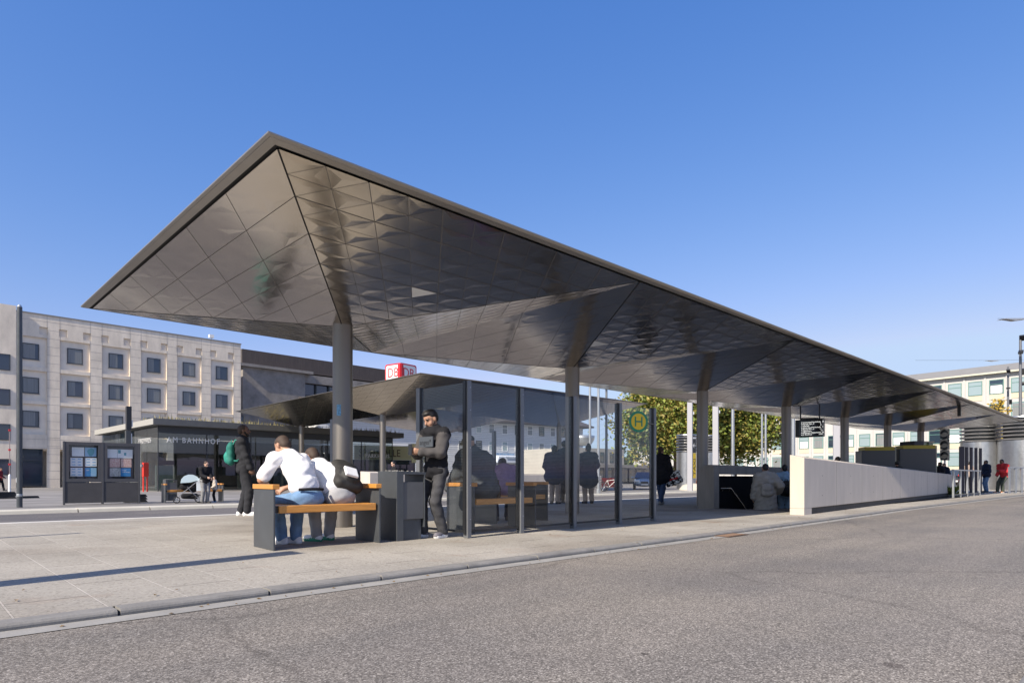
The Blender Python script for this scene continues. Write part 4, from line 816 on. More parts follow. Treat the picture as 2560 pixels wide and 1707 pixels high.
# ---------------------------------------------------------------- people: bodies as one skin grown round posed limbs
V3 = lambda *a: np.array(a, float)
def unit(a): a = np.asarray(a, float); return a / (np.linalg.norm(a) + 1e-9)
def cap(a, b, ra, rb, m=0, k=.02): return ('c', np.asarray(a, float), np.asarray(b, float), ra, rb, m, k)
def ell(c, r, X=(1, 0, 0), Z=(0, 0, 1), m=0, k=.02):
    z = unit(Z); x = unit(np.asarray(X, float) - z * np.dot(X, z)); y = np.cross(z, x); return ('e', np.asarray(c, float), np.asarray(r, float), np.stack([x, y, z]), 0, m, k)
def sdf_mesh(name, prims, vox, mats, parent, wr=0.0, seed=0):
    lo, hi = [], []
    for p in prims:
        if p[0] == 'c': r = max(p[3], p[4]); lo.append(np.minimum(p[1], p[2]) - r); hi.append(np.maximum(p[1], p[2]) + r)
        else: r = p[2].max(); lo.append(p[1] - r); hi.append(p[1] + r)
    lo = np.min(lo, 0) - 3 * vox; hi = np.max(hi, 0) + 3 * vox; n = np.ceil((hi - lo) / vox).astype(int) + 1
    D = np.full(n, 1e3); L = np.zeros(n, np.int32); B = np.full(n, 1e3)
    ax = [lo[i] + np.arange(n[i]) * vox for i in range(3)]
    for p in prims:
        if p[0] == 'c': r = max(p[3], p[4]); a, b = np.minimum(p[1], p[2]) - r, np.maximum(p[1], p[2]) + r
        else: r = p[2].max(); a, b = p[1] - r, p[1] + r
        pad = p[6] + 3 * vox; i0 = np.maximum(((a - pad - lo) / vox).astype(int), 0); i1 = np.minimum(((b + pad - lo) / vox).astype(int) + 2, n)
        sl_ = tuple(slice(i0[k], i1[k]) for k in range(3))
        X, Y, Zz = np.meshgrid(*[ax[k][sl_[k]] for k in range(3)], indexing='ij'); Q = np.stack([X, Y, Zz], -1)
        if p[0] == 'c':
            d_ = p[2] - p[1]; t = np.clip(((Q - p[1]) @ d_) / (d_ @ d_ + 1e-12), 0, 1); d = np.linalg.norm(Q - p[1] - t[..., None] * d_, axis=-1) - (p[3] + (p[4] - p[3]) * t)
        else:
            q = (Q - p[1]) @ p[3].T / p[2]; ln = np.linalg.norm(q, axis=-1); d = (ln - 1) * ln / (np.linalg.norm(q / p[2], axis=-1) + 1e-9)
        o_ = D[sl_]; k = p[6]; h = np.clip(.5 + .5 * (o_ - d) / k, 0, 1); D[sl_] = o_ * (1 - h) + d * h - k * h * (1 - h) * (o_ < 900)
        m_ = d < B[sl_]; B[sl_] = np.where(m_, d, B[sl_]); L[sl_] = np.where(m_, p[5], L[sl_])
    if wr:                                                 # cloth folds
        X, Y, Zz = np.meshgrid(*ax, indexing='ij'); s = seed * 1.7
        D = D + wr * (np.sin(38 * Zz + 9 * X + 14 * Y + s) * np.sin(17 * X - 11 * Zz + 21 * Y + 2 * s) + .6 * np.sin(61 * Zz - 33 * X + s) * np.sin(27 * Y + 19 * X))
    S = D < 0; c = np.zeros(np.array(n) - 1, np.int8)
    for i in (0, 1):
        for j in (0, 1):
            for k in (0, 1): c += S[i:n[0] - 1 + i, j:n[1] - 1 + j, k:n[2] - 1 + k]
    act = (c > 0) & (c < 8); I = np.argwhere(act); idx = -np.ones(act.shape, np.int64); idx[act] = np.arange(len(I))
    acc = np.zeros((len(I), 3)); cnt_ = np.zeros(len(I)); off = [(i, j, k) for i in (0, 1) for j in (0, 1) for k in (0, 1)]
    for a in off:
        for ax_ in range(3):
            if a[ax_]: continue
            b = list(a); b[ax_] = 1
            da = D[I[:, 0] + a[0], I[:, 1] + a[1], I[:, 2] + a[2]]; db_ = D[I[:, 0] + b[0], I[:, 1] + b[1], I[:, 2] + b[2]]
            cr = (da < 0) != (db_ < 0); t = np.where(cr, da / np.where(cr, da - db_, 1), 0)
            pt = np.array(a, float) + 0 * acc; pt[:, ax_] = t; acc += np.where(cr[:, None], pt, 0); cnt_ += cr
    Vv = lo + (I + acc / np.maximum(cnt_, 1)[:, None]) * vox; lab = L[I[:, 0], I[:, 1], I[:, 2]]; F = []
    for ax_ in range(3):
        u_, v_ = [(1, 2), (2, 0), (0, 1)][ax_]; s0 = [slice(None)] * 3; s1 = [slice(None)] * 3; s0[ax_] = slice(0, -1); s1[ax_] = slice(1, None)
        A_, B_ = S[tuple(s0)], S[tuple(s1)]; E = np.argwhere(A_ != B_); ok = (E[:, u_] > 0) & (E[:, v_] > 0) & (E[:, u_] < n[u_] - 1) & (E[:, v_] < n[v_] - 1); E = E[ok]
        q = []
        for du, dv in ((0, 0), (1, 0), (1, 1), (0, 1)):
            e = E.copy(); e[:, u_] -= du; e[:, v_] -= dv; q.append(idx[e[:, 0], e[:, 1], e[:, 2]])
        q = np.stack(q, 1); fl = A_[E[:, 0], E[:, 1], E[:, 2]]; q[~fl] = q[~fl][:, ::-1]; F.append(q)
    F = np.concatenate(F); me = bpy.data.meshes.new(name); me.from_pydata(Vv.tolist(), [], F.tolist())
    for m in mats: me.materials.append(m)
    me.polygons.foreach_set("material_index", lab[F[:, 0]].astype(np.int32)); me.polygons.foreach_set("use_smooth", [True] * len(F)); me.update()
    o = bpy.data.objects.new(name, me); C.objects.link(o); o.parent = parent; return o
def ik(a, b, l1, l2, pole):
    a, b = np.asarray(a, float), np.asarray(b, float); d = b - a; L_ = np.linalg.norm(d)
    if L_ > (l1 + l2) * .999: b = a + d / L_ * (l1 + l2) * .999; d = b - a; L_ = np.linalg.norm(d)
    x = (l1 * l1 - l2 * l2 + L_ * L_) / (2 * L_); h = math.sqrt(max(0, l1 * l1 - x * x)); dn = d / L_; p = np.asarray(pole, float); p = unit(p - dn * np.dot(p, dn))
    return a + dn * x + p * h, b
def hand(w, d, n, s, curl, k=.012, f=1.0):
    """palm and five bent fingers: w wrist, d pointing, n palm normal, s which side the thumb is on"""
    d = unit(d); n = unit(np.asarray(n, float) - d * np.dot(n, d)); t = np.cross(d, n) * s; P = []
    kn = []
    for i in range(4):
        o_ = (i - 1.5) * .019 * f; b = w + d * (.088 - .006 * abs(i - 1.2)) * f - t * o_; kn.append(b); P.append(cap(w - t * o_ * .6, b, .016 * f, .013 * f, 0, k))
    for i, ln in enumerate((.072, .08, .076, .06)):
        b = kn[i]; a = 0.25 + curl * .5; dd = d
        for j, q in enumerate((.45, .32, .25)):
            dd = d * math.cos(a) + n * math.sin(a); e = b + dd * ln * q * f; P.append(cap(b, e, (.0098 - .001 * j) * f, (.0088 - .001 * j) * f, 0, .006)); b = e; a += curl * .75
    b = w + d * .028 * f + t * .022 * f; e = b + (d * .55 + t * .6 + n * .35) * .045 * f; P.append(cap(b, e, .0125 * f, .0105 * f, 0, k)); P.append(cap(e, e + (d * .85 + t * .1 + n * .4) * .036 * f, .0105 * f, .0085 * f, 0, .006))
    return P
def person(label, P, yaw, H=1.76, skin=SKIN, hair=HAIR, top=None, bottom=None, shoes=None, pose=None, vox=.013, hairkind='short', beard=None, group=None, bulk=1.0, loose=.0, hood=False, coat=0.0, sleeve='long', legs='long', topmats=None, bare=False, sole=None, seed=1):
    f = H / 1.76; po = dict(pel=(0, 0, .95), chest=(0, .01, 1.27), neck=(0, .0, 1.475), head=(0, .035, 1.635), look=(0, 1, 0), up=(0, 0, 1), sax=(1, 0, 0), hax=(1, 0, 0),
        wl=(-.25, .03, .86), wr=(.25, .03, .86), el=(-.4, -1, 0), er=(.4, -1, 0), al=(-.10, .0, .085), ar=(.10, .0, .085), kl=(0, 1, 0), kr=(0, 1, 0), fl=(-.2, 1, 0), fr=(.2, 1, 0), nl=(1, 0, 0), nr=(-1, 0, 0), curl=.5, hdl=None, hdr=None)
    po.update(pose or {}); g = {k: (np.array(v, float) if isinstance(v, tuple) else v) for k, v in po.items()}
    sax, hax = unit(g['sax']), unit(g['hax']); pel, ch, nk, hd = g['pel'], g['chest'], g['neck'], g['head']
    SL, SR = nk - sax * .185 + V3(0, 0, -.055), nk + sax * .185 + V3(0, 0, -.055); HL, HR = pel - hax * .095 + V3(0, 0, -.03), pel + hax * .095 + V3(0, 0, -.03)
    EL_, WL = ik(SL, g['wl'], .29, .255, g['el']); ER_, WR = ik(SR, g['wr'], .29, .255, g['er']); KL, AL = ik(HL, g['al'], .43, .42, g['kl']); KR, AR = ik(HR, g['ar'], .43, .42, g['kr'])
    lk = unit(g['look']); up = unit(g['up'] - lk * np.dot(g['up'], lk)); rt_ = np.cross(lk, up); hp = lambda x, y, z: hd + rt_ * x + lk * y + up * z
    sp1, sp2 = unit(ch - pel), unit(nk - ch)
    def trunk(o_, m=0, k=.05): return [ell(pel + sp1 * .0, V3(.158 + o_, .112 + o_, .13 + o_ * .5), hax, sp1, m, k), ell((pel + ch) / 2, V3(.145 + o_, .105 + o_, .17), hax + sax, sp1, m, k), ell(ch + sp2 * .03, V3(.168 + o_, .118 + o_, .19), sax, sp2, m, k), cap(SL, SR, .062 + o_, .062 + o_, m, k), cap(nk - V3(0, 0, .03), ch, .09 + o_, .12 + o_, m, k)]
    body = trunk(-.006) + [cap(nk - sp2 * .04, hp(0, -.015, -.05), .062, .052, 0, .02)]
    # head: skull, jaw, nose, ears, brow
    body += [ell(hp(0, -.008, .03), V3(.077, .097, .092), rt_, up, 0, .02), ell(hp(0, .03, -.045), V3(.058, .066, .075), rt_, up, 0, .02), ell(hp(0, .058, -.085), V3(.032, .03, .03), rt_, up, 0, .02), cap(hp(0, .086, .018), hp(0, .109, -.024), .010, .0145, 0, .008)]
    for q in (-1, 1): body += [ell(hp(q * .079, -.008, -.008), V3(.012, .021, .033), rt_ + q * .3 * lk, up, 0, .006), cap(hp(q * .014, .086, .030), hp(q * .05, .073, .030), .0085, .007, 3 if beard or hair is not None else 0, .006), ell(hp(q * .031, .0825, .010), V3(.0135, .008, .0075), rt_, up, 2, .003), ell(hp(q * .045, .055, -.03), V3(.024, .024, .028), rt_, up, 0, .02)]
    body += [ell(hp(0, .088, -.062), V3(.024, .0095, .0075), rt_, up, 1, .004)]
    for a, b, c_, q in ((SL, EL_, WL, -1), (SR, ER_, WR, 1)): body += [cap(a, b, .05, .041, 0, .03), cap(b, c_, .041, .028, 0, .02), ell(b * .65 + c_ * .35, V3(.043, .043, .08), (1, 0, 0), c_ - b, 0, .02)]
    for a, b, c_ in ((HL, KL, AL), (HR, KR, AR)): body += [cap(a, b, .083, .055, 0, .03), cap(b, c_, .052, .036, 0, .02), ell(b * .7 + c_ * .3 + unit(a - c_) * 0, V3(.056, .056, .11), (1, 0, 0), b - c_, 0, .03)]
    for a, fd in ((AL, g['fl']), (AR, g['fr'])): fd = unit(fd); body += [cap(a - V3(0, 0, .03), a + fd * .14 - V3(0, 0, .05), .034, .025, 0, .02)]
    body += hand(WL, g['hdl'] if g['hdl'] is not None else WL - EL_, g['nl'], 1 if True else 1, g['curl']) + hand(WR, g['hdr'] if g['hdr'] is not None else WR - ER_, g['nr'], -1, g['curl'])
    root = empty("person", P, yaw, label, "person", group); root.scale = (f, f, f)
    b_ = sdf_mesh("body", body, min(vox, .0095), [skin, LIP, EYE, hair or STUB], root)
    # hair
    hr = []
    if hairkind == 'short': hr = [ell(hp(0, -.026, .052), V3(.083, .094, .08), rt_, up, 0, .02), ell(hp(0, .03, .098), V3(.066, .06, .036), rt_, up, 0, .02), ell(hp(0, -.07, .0), V3(.066, .05, .07), rt_, up, 0, .02)]
    elif hairkind == 'quiff': hr = [ell(hp(0, -.02, .066), V3(.086, .096, .078), rt_, up, 0, .02), ell(hp(0, .055, .098), V3(.07, .056, .045), rt_, up, 0, .02), ell(hp(0, -.075, .01), V3(.066, .044, .06), rt_, up, 0, .02)]
    elif hairkind == 'crop': hr = [ell(hp(0, -.02, .04), V3(.081, .094, .0845), rt_, up, 0, .02), ell(hp(0, -.05, -.01), V3(.068, .06, .07), rt_, up, 0, .02)]
    elif hairkind == 'bun': hr = [ell(hp(0, -.025, .045), V3(.088, .098, .088), rt_, up, 0, .02), ell(hp(0, -.045, .135), V3(.046, .046, .05), rt_, up, 0, .02), ell(hp(0, -.08, -.02), V3(.065, .04, .07), rt_, up, 0, .02)]
    elif hairkind == 'long': hr = [ell(hp(0, -.03, .04), V3(.092, .1, .09), rt_, up, 0, .03), cap(hp(0, -.075, .0), nk - lk * .10 + V3(0, 0, -.06), .075, .06, 0, .04)]
    elif hairkind == 'tail': hr = [ell(hp(0, -.025, .045), V3(.086, .098, .085), rt_, up, 0, .02), ell(hp(0, -.11, .03), V3(.045, .05, .05), rt_, up, 0, .02), ell(hp(0, -.08, -.02), V3(.06, .04, .06), rt_, up, 0, .02)]
    elif hairkind == 'curly': hr = [ell(hp(0, -.02, .055), V3(.108, .115, .10), rt_, up, 0, .03)]
    elif hairkind == 'cap': hr = [ell(hp(0, -.01, .06), V3(.092, .108, .07), rt_, up, 0, .02), cap(hp(-.04, .1, .05), hp(.04, .1, .05), .022, .022, 0, .02)]
    if beard is not None: hr2 = [cap(hp(-.062, .015, -.035), hp(-.03, .068, -.092), .02, .024, 0, .02), cap(hp(.062, .015, -.035), hp(.03, .068, -.092), .02, .024, 0, .02), cap(hp(-.03, .068, -.092), hp(.03, .068, -.092), .026, .026, 0, .02), cap(hp(-.022, .094, -.047), hp(.022, .094, -.047), .009, .009, 0, .01)]
    if hr: sdf_mesh("hair", hr, min(vox, .011), [hair], root, .0025, seed)
    if beard is not None: sdf_mesh("beard", hr2, min(vox, .011), [beard], root, .001, seed)
    # clothes
    o_ = .014 + loose; tp = [(p[0], p[1], p[2] * V3(bulk, bulk, 1), p[3], p[4], p[5], p[6]) if p[0] == 'e' else p for p in trunk(o_)]
    if sleeve == 'short': tp[0] = ell(pel + sp1 * .13, V3(.15 + o_, .108 + o_, .10), hax, sp1, 0, .05)
    else: tp += [cap(pel + sp1 * .06, pel - sp1 * .02, .118 + o_, .118 + o_, 0, .05), ell(pel - sp1 * .06, V3(.16 + o_, .115 + o_, .10), hax, sp1, 0, .05)]
    for a, b, c_ in ((SL, EL_, WL), (SR, ER_, WR)):
        if sleeve == 'long': tp += [cap(a, b, .058 + o_, .047 + o_, 1 if topmats else 0, .03), cap(b, b + (c_ - b) * .95, .046 + o_, .034 + o_, 1 if topmats else 0, .03)]
        else: tp += [cap(a, a + (b - a) * .8, .056 + o_, .054 + o_, 0, .03)]
    if hood: tp += [ell(nk - sp2 * .02 + V3(0, 0, -.01) - unit(np.cross(sp2, sax) * -1) * .09, V3(.125, .07, .105), sax, sp2, 0, .04), cap(nk - sax * .07 + V3(0, 0, .01), nk + sax * .07 + V3(0, 0, .01), .05, .05, 0, .03)]
    elif top is not None and sleeve == 'long': tp += [cap(nk - sp2 * .05, nk + sp2 * .015, .082, .072, 0, .03)]
    if coat: tp += [cap(pel + sp1 * .05, pel * V3(1, 1, 0) + V3(0, 0, pel[2] - coat), .15 + o_, .20 + o_, 0, .06), cap(pel + hax * .07, pel * V3(1, 1, 0) + hax * .1 + V3(0, 0, pel[2] - coat), .13 + o_, .16 + o_, 0, .06), cap(pel - hax * .07, pel * V3(1, 1, 0) - hax * .1 + V3(0, 0, pel[2] - coat), .13 + o_, .16 + o_, 0, .06)]
    if top is not None: sdf_mesh("jacket" if sleeve == 'long' else "shirt", tp, vox, topmats or [top], root, .006 + loose * .06, seed)
    if bottom is not None:
        bt_ = [ell(pel - sp1 * .02, V3(.176, .13, .13), hax, sp1, 0, .05)]
        for a, b, c_ in ((HL, KL, AL), (HR, KR, AR)):
            e = {'long': 1.0, 'short': 0.0}[legs]
            bt_ += [cap(a, b if e else a + (b - a) * .8, .101, .078 if e else .088, 0, .04)]
            if e: bt_ += [cap(b, c_ + (b - c_) * .02, .080, .070, 0, .03), ell(b * .72 + c_ * .28, V3(.070, .070, .12), (1, 0, 0), b - c_, 0, .03)]
        sdf_mesh("trousers", bt_, vox, [bottom], root, .0035, seed + 3)
    if shoes is not None:
        for a, fd in ((AL, g['fl']), (AR, g['fr'])):
            fd = unit(fd); z0 = a - V3(0, 0, .085); sd = unit(np.cross(fd, V3(0, 0, 1)))
            sh = [cap(a - fd * .02 + V3(0, 0, -.02), a - V3(0, 0, .045) - fd * .03, .047, .047, 0, .02), cap(z0 + V3(0, 0, .045) - fd * .03, z0 + V3(0, 0, .038) + fd * .15, .042, .036, 0, .03), ell(z0 + V3(0, 0, .04) + fd * .12, V3(.047, .075, .036), sd, (0, 0, 1), 0, .02)]
            sh += [cap(z0 + V3(0, 0, .018) - fd * .055, z0 + V3(0, 0, .016) + fd * .165, .026, .022, 1, .012), cap(z0 + V3(0, 0, .018) - fd * .04 + sd * .02, z0 + V3(0, 0, .016) + fd * .15 + sd * .022, .024, .022, 1, .012), cap(z0 + V3(0, 0, .018) - fd * .04 - sd * .02, z0 + V3(0, 0, .016) + fd * .15 - sd * .022, .024, .022, 1, .012)]
            sdf_mesh("shoe", sh, min(vox, .011), [shoes, sole or shoes], root)
    root["joints"] = str({}) if False else ""
    del root["joints"]
    return root, dict(SL=SL, SR=SR, WL=WL, WR=WR, EL=EL_, ER=ER_, pel=pel, ch=ch, nk=nk, hp=hp, f=f)
def place(root, J, name, label, cat, at_, yaw=0.0):        # a thing carried: origin at a point given in the carrier's own frame
    M = Matrix.Translation(root.location) @ Matrix.Rotation(root.rotation_euler.z, 4, 'Z'); p = M @ Vector(np.asarray(at_) * J['f'])
    return empty(name, p, root.rotation_euler.z + yaw, label, cat)
WSHIRT = cloth("white_tshirt", (.80, .80, .82), .04); JEANS = cloth("blue_jeans", (.16, .27, .44), .25); GJEANS = cloth("grey_jeans", (.06, .06, .065), .35); LGREY = cloth("light_grey_cloth", (.33, .33, .34)); BLACKC = cloth("black_cloth", (.016, .016, .019), .2)
HOODG = cloth("grey_sleeve", (.075, .07, .07)); NAVY = cloth("navy_cloth", (.02, .028, .055)); TRACK = cloth("charcoal_tracksuit", (.03, .031, .037)); COATB = cloth("beige_coat", (.36, .34, .31)); COATG = cloth("grey_coat", (.075, .082, .09)); PURPLE = cloth("mauve_hoodie", (.27, .19, .3), .2)
REDC = cloth("red_jacket", (.62, .05, .06)); LBLUE = cloth("light_blue_jacket", (.25, .38, .52)); GREYT = cloth("grey_trousers", (.14, .14, .14)); LEGG = cloth("grey_leggings", (.24, .24, .24)); BEIGEC = cloth("beige_jumper", (.5, .45, .4)); DENIMD = cloth("dark_denim", (.045, .07, .13)); KHAKI = cloth("khaki_trousers", (.075, .09, .075)); PALEL = cloth("tan_trousers", (.3, .235, .2))
SNEAK = mat("white_sneaker", (.75, .75, .76), .6, 0, .06, 20); SNEAKD = mat("dark_sneaker", (.03, .03, .035), .6); SNEAKG = mat("grey_sneaker", (.16, .15, .17), .7, 0, .25, 25); SNEAKO = mat("orange_sneaker", (.5, .2, .06), .6); SOLEW = mat("white_sole", (.8, .8, .8), .6); SOLEG = mat("green_sole", (.03, .25, .15), .6)
def backpack(o, m, m2, w_=.30, h_=.44, d_=.17, straps=True):
    sdf_mesh("bag_body", [cap((-w_ / 2 + .07, 0, .08), (w_ / 2 - .07, 0, .08), .085, .085, 0, .04), cap((-w_ / 2 + .08, 0, h_ - .1), (w_ / 2 - .08, 0, h_ - .1), .08, .08, 0, .04), ell((0, 0, h_ / 2), (w_ / 2, d_ / 2 + .01, h_ / 2), m=0, k=.04), ell((0, -d_ * .45, h_ * .33), (w_ * .38, d_ * .35, h_ * .26), m=1, k=.02)], .014, [m, m2], o, .003)
    MB().tube([(-.04, .02, h_ - .01), (-.03, .02, h_ + .035), (.03, .02, h_ + .035), (.04, .02, h_ - .01)], .009, 6).build("handle", m2, o, smooth='auto')
    if straps:
        for q in (-1, 1): MB().tube([(q * .09, .05, h_ - .06), (q * .10, .10, h_ + .03), (q * .11, .20, h_ + .035), (q * .125, .29, h_ - .05), (q * .14, .27, h_ - .24), (q * .15, .15, h_ - .36), (q * .14, .07, .08)], .016, 8).build("strap", m2, o, smooth='auto')

# the man with the phone at the wind screen
p = at(1096, 1343); r, J = person("standing man in black hoodie with grey sleeves looking down at his phone", (p.x - .02, p.y + .05, 0), face_yaw(-.68, -.72), 1.74, SKIN, HAIR, BLACKC, GJEANS, SNEAKG,
    dict(pel=(0, -.02, .93), chest=(0, -.03, 1.25), neck=(0, .0, 1.455), head=(0, .075, 1.60), look=(.02, .86, -.5), up=(0, .5, .86), wl=(-.075, .30, 1.15), wr=(.075, .30, 1.15), el=(-.7, -.4, -.7), er=(.7, -.4, -.7), al=(-.11, -.05, .085), ar=(.13, .10, .085), fl=(-.25, 1, 0), fr=(.35, 1, 0), hdl=(.45, .8, .15), hdr=(-.45, .8, .15), nl=(.9, -.5, .4), nr=(-.9, -.5, .4), curl=.75),
    vox=.0115, bulk=1.0, hairkind='short', beard=mat("short_beard", (.07, .045, .035), .8), hood=True, topmats=[BLACKC, HOODG], sole=SOLEW, loose=.014, seed=2)
o = place(r, J, "phone", "phone held in both hands of the man in the black hoodie", "phone", (0, .42, 1.165)); MB().box((-.036, -.006, -.06), (.036, .006, .085)).build("case", DARK, o, bevel=.004)
MB().box((-.15, .15, 1.22), (.14, .164, 1.36)).build("chest_print", mat("print_grey", (.055, .065, .08), .8), r); text("lettering", "anges*", .095, mat("print_dark", (.02, .022, .03), .8), r, (.12, .166, 1.255), (R(90), 0, R(180)), .001, sx=.95)

# the man with the green backpack
p = at(607, 1289); r, J = person("standing man in charcoal tracksuit seen from behind, wearing a green backpack", (p.x, p.y, 0), face_yaw(.93, .35), 1.93, SKIN_D, STUB, TRACK, TRACK, SNEAK,
    dict(pel=(0, .02, .95), chest=(0, -.01, 1.27), neck=(0, -.02, 1.475), head=(0, .02, 1.63), look=(0, 1, .05), wl=(-.2, .17, .86), wr=(.21, .16, .86), el=(-.5, -1, 0), er=(.5, -1, 0), al=(-.07, -.04, .085), ar=(.09, .08, .085), curl=.9), vox=.014, hairkind='crop', beard=HAIR, loose=.01, seed=4)
GRB = mat("green_backpack_fabric", (.012, .15, .12), .75, 0, .15, 10); o = place(r, J, "backpack", "teal green backpack on the back of the man in the tracksuit", "backpack", (0, -.21, .97)); o.scale = (1.0, .9, 1.1); backpack(o, GRB, mat("green_backpack_trim", (.02, .24, .19), .7), .3, .44, .19)

# the two men on the bench (they sit with their backs to the road)
by = math.atan2(0, 1) - .05; bx = lambda x, y: B1 + Vector((x * math.cos(-.05) - y * math.sin(-.05), x * math.sin(-.05) + y * math.cos(-.05), 0))
q = bx(.50, .27)
r, J = person("man in white T-shirt and blue jeans hunched over on the nearest bench", (q.x, q.y, 0), -.05 + .08, 1.78, SKIN, STUB, WSHIRT, JEANS, SNEAK,
    dict(pel=(0, 0, .575), chest=(-.03, .13, .86), neck=(-.06, .33, 1.06), head=(-.09, .44, 1.175), look=(-.25, .8, -.55), up=(-.1, .55, .8), sax=(1, .12, -.05), wl=(-.20, .52, .64), wr=(.0, .58, .66), el=(-1, -.1, -.55), er=(1, -.2, -.3), al=(-.12, .40, .085), ar=(.03, .34, .085), kl=(-.25, 1, .5), kr=(.1, 1, .5), fl=(-.6, .9, 0), fr=(-.5, .9, 0), curl=.6), vox=.0115, hairkind='crop', sleeve='short', sole=SOLEW, loose=.012, seed=6, bulk=1.0)
MB().tube([(-.15, -.085, .655), (-.08, -.128, .66), (.0, -.14, .662), (.08, -.128, .66), (.15, -.085, .655)], .017, 8).build("belt", BLACKC, r)
q = bx(.93, .30)
r, J = person("man in white top and grey trousers bent forward, wearing a black backpack on the bench", (q.x, q.y, 0), -.05 + .12, 1.76, SKIN, STUB, cloth("white_cotton_top", (.74, .74, .75), .05), LGREY, SNEAK,
    dict(pel=(0, 0, .58), chest=(-.02, .20, .80), neck=(-.04, .42, .965), head=(-.06, .55, 1.06), look=(-.2, .8, -.6), up=(-.1, .6, .75), wl=(-.2, .60, .45), wr=(.12, .62, .45), el=(-1, -.2, .0), er=(1, -.2, 0), al=(-.07, .42, .085), ar=(.12, .44, .085), kl=(-.1, 1, .5), kr=(.2, 1, .5), fl=(-.4, .9, 0), fr=(-.2, .9, 0), curl=.6), vox=.0125, hairkind='crop', sleeve='short', sole=SOLEG, loose=.016, seed=8)
BKB = mat("black_backpack_fabric", (.022, .021, .02), .7, 0, .25, 14); o = place(r, J, "backpack", "black backpack with a white label on the bent back of the seated man", "backpack", (.06, -.10, .66), -.15); o.rotation_euler.x = -.85; o.rotation_euler.y = .25; o.scale = (1.12, 1.1, 1.12); backpack(o, BKB, mat("black_backpack_trim", (.012, .012, .012), .6), .32, .46, .2)
MB().box((-.10, -.165, .05), (.05, -.13, .19)).build("white_label", SNEAK, o, bevel=.01)

# behind the glass
q = Vector((6.42, 7.36, 0)); r, J = person("broad person in dark grey coat and cap sitting behind the glass", (q.x, q.y, 0), .1, 1.86, SKIN, HAIR, COATG, GREYT, SNEAKD,
    dict(pel=(0, 0, .58), chest=(0, .06, .90), neck=(-.03, .14, 1.10), head=(-.05, .21, 1.24), look=(-.1, .9, -.35), up=(0, .35, .9), wl=(-.22, .42, .62), wr=(.2, .42, .62), al=(-.14, .42, .085), ar=(.12, .42, .085), kl=(-.2, 1, .6), kr=(.2, 1, .6)), vox=.016, hairkind='cap', hood=False, loose=.05, bulk=1.35, seed=11)
MB().lathe([(.0, 0), (.04, 0), (.04, .03), (0, .03)], 14, tuple(J['hp'](.085, -.01, -.01)), axis=Vector((1, 0, 0))).build("headphone", DARK, r)
q = Vector((7.95, 8.4, 0)); r, J = person("hooded person in a mauve hoodie sitting bent forward beyond the second bench", (q.x, q.y, 0), -.5, 1.70, SKIN_D, HAIR, PURPLE, NAVY, SNEAKD,
    dict(pel=(0, 0, .56), chest=(.0, .16, .84), neck=(.02, .34, 1.03), head=(.03, .46, 1.08), look=(.1, .7, -.7), up=(0, .7, .7), wl=(-.2, .45, .52), wr=(.28, .35, .5), al=(-.12, .42, .085), ar=(.12, .42, .085), kl=(-.2, 1, .6), kr=(.2, 1, .6)), vox=.016, hairkind='short', hood=True, loose=.02, seed=12)
o = empty("bench", (7.45, 8.15, 0), .0, "orange wood bench behind the second one, where the mauve hooded person sits", "bench", "steel and wood benches of the bus stop")
for c in [x for x in bpy.data.objects if x.parent and x.parent.name == "bench"]: copy_tree(c, o)
STAND = dict(wl=(-.2, .18, 1.0), wr=(.2, .18, 1.0), al=(-.09, .02, .085), ar=(.1, -.02, .085))
def std(label, px, py, faceo, H, skin, hair, top, bottom, shoes, kind='short', z=0.0, vox=.018, Zat=None, **kw):
    p = at(px, py, z) if Zat is None else deep(px, Zat, z); ps = dict(STAND); ps.update(kw.pop('pose', {})); return person(label, (p.x, p.y, z), face_yaw(*faceo), H, skin, hair, top, bottom, shoes, ps, vox, kind, **kw)
std("standing person in a navy puffer jacket behind the glass, left one of the pair", 1386, 1259, (.3, .9), 1.80, SKIN, HAIR, NAVY, PALEL, SNEAKD, 'long', loose=.05, coat=.12, bulk=1.2, seed=21)
std("standing person in a dark hooded jacket behind the third screen post", 1412, 1257, (.5, .85), 1.96, SKIN_D, HAIR, cloth("dark_blue_jacket", (.014, .02, .035)), BLACKC, SNEAKD, 'curly', loose=.04, hood=True, bulk=1.15, seed=22)
std("woman with a top bun, dark blue coat and tan leggings behind the glass", 1471, 1258, (-.15, .95), 1.83, SKIN, HAIR, cloth("blue_green_coat", (.018, .035, .06)), PALEL, SNEAKD, 'bun', loose=.035, coat=.25, bulk=1.2, seed=23)
r, J = std("walking woman in black top and dark trousers carrying a chequered bag", 1651, 1262, (.55, .75), 1.72, SKIN, HAIR_B, BLACKC, DENIMD, LEGG, 'tail', vox=.016, loose=.03, coat=.1, seed=24, pose=dict(wr=(.26, .2, .95), wl=(-.2, .1, .95), al=(-.06, .22, .085), ar=(.08, -.2, .12), kr=(0, 1, .2)))
o = place(r, J, "carrier_bag", "black white and red chequered carrier bag in the walking woman's hand", "bag", (.38, .2, .62)); o.rotation_euler.y = -.35
bagm = [WPAINT, DARK, DBRED]; mb = MB(); NX, NZ = 8, 8
for side in (-1, 1):
    for i in range(NX):
        for j in range(NZ):
            f_ = lambda a, b: (-.24 + .48 * a / NX + .02 * math.sin(b), side * (.075 + .02 * math.sin(a * 1.3 + b)) * (1 - .35 * (b / NZ) ** 3), .36 * b / NZ + .012 * math.sin(a * 2.0))
            mb.face([f_(i, j), f_(i + 1, j), f_(i + 1, j + 1), f_(i, j + 1)], 2 if (j == 3 and 1 < i < 7) else ((i // 1 + j // 1) % 2 if (i + j * 2) % 5 else 1 - (i + j) % 2))
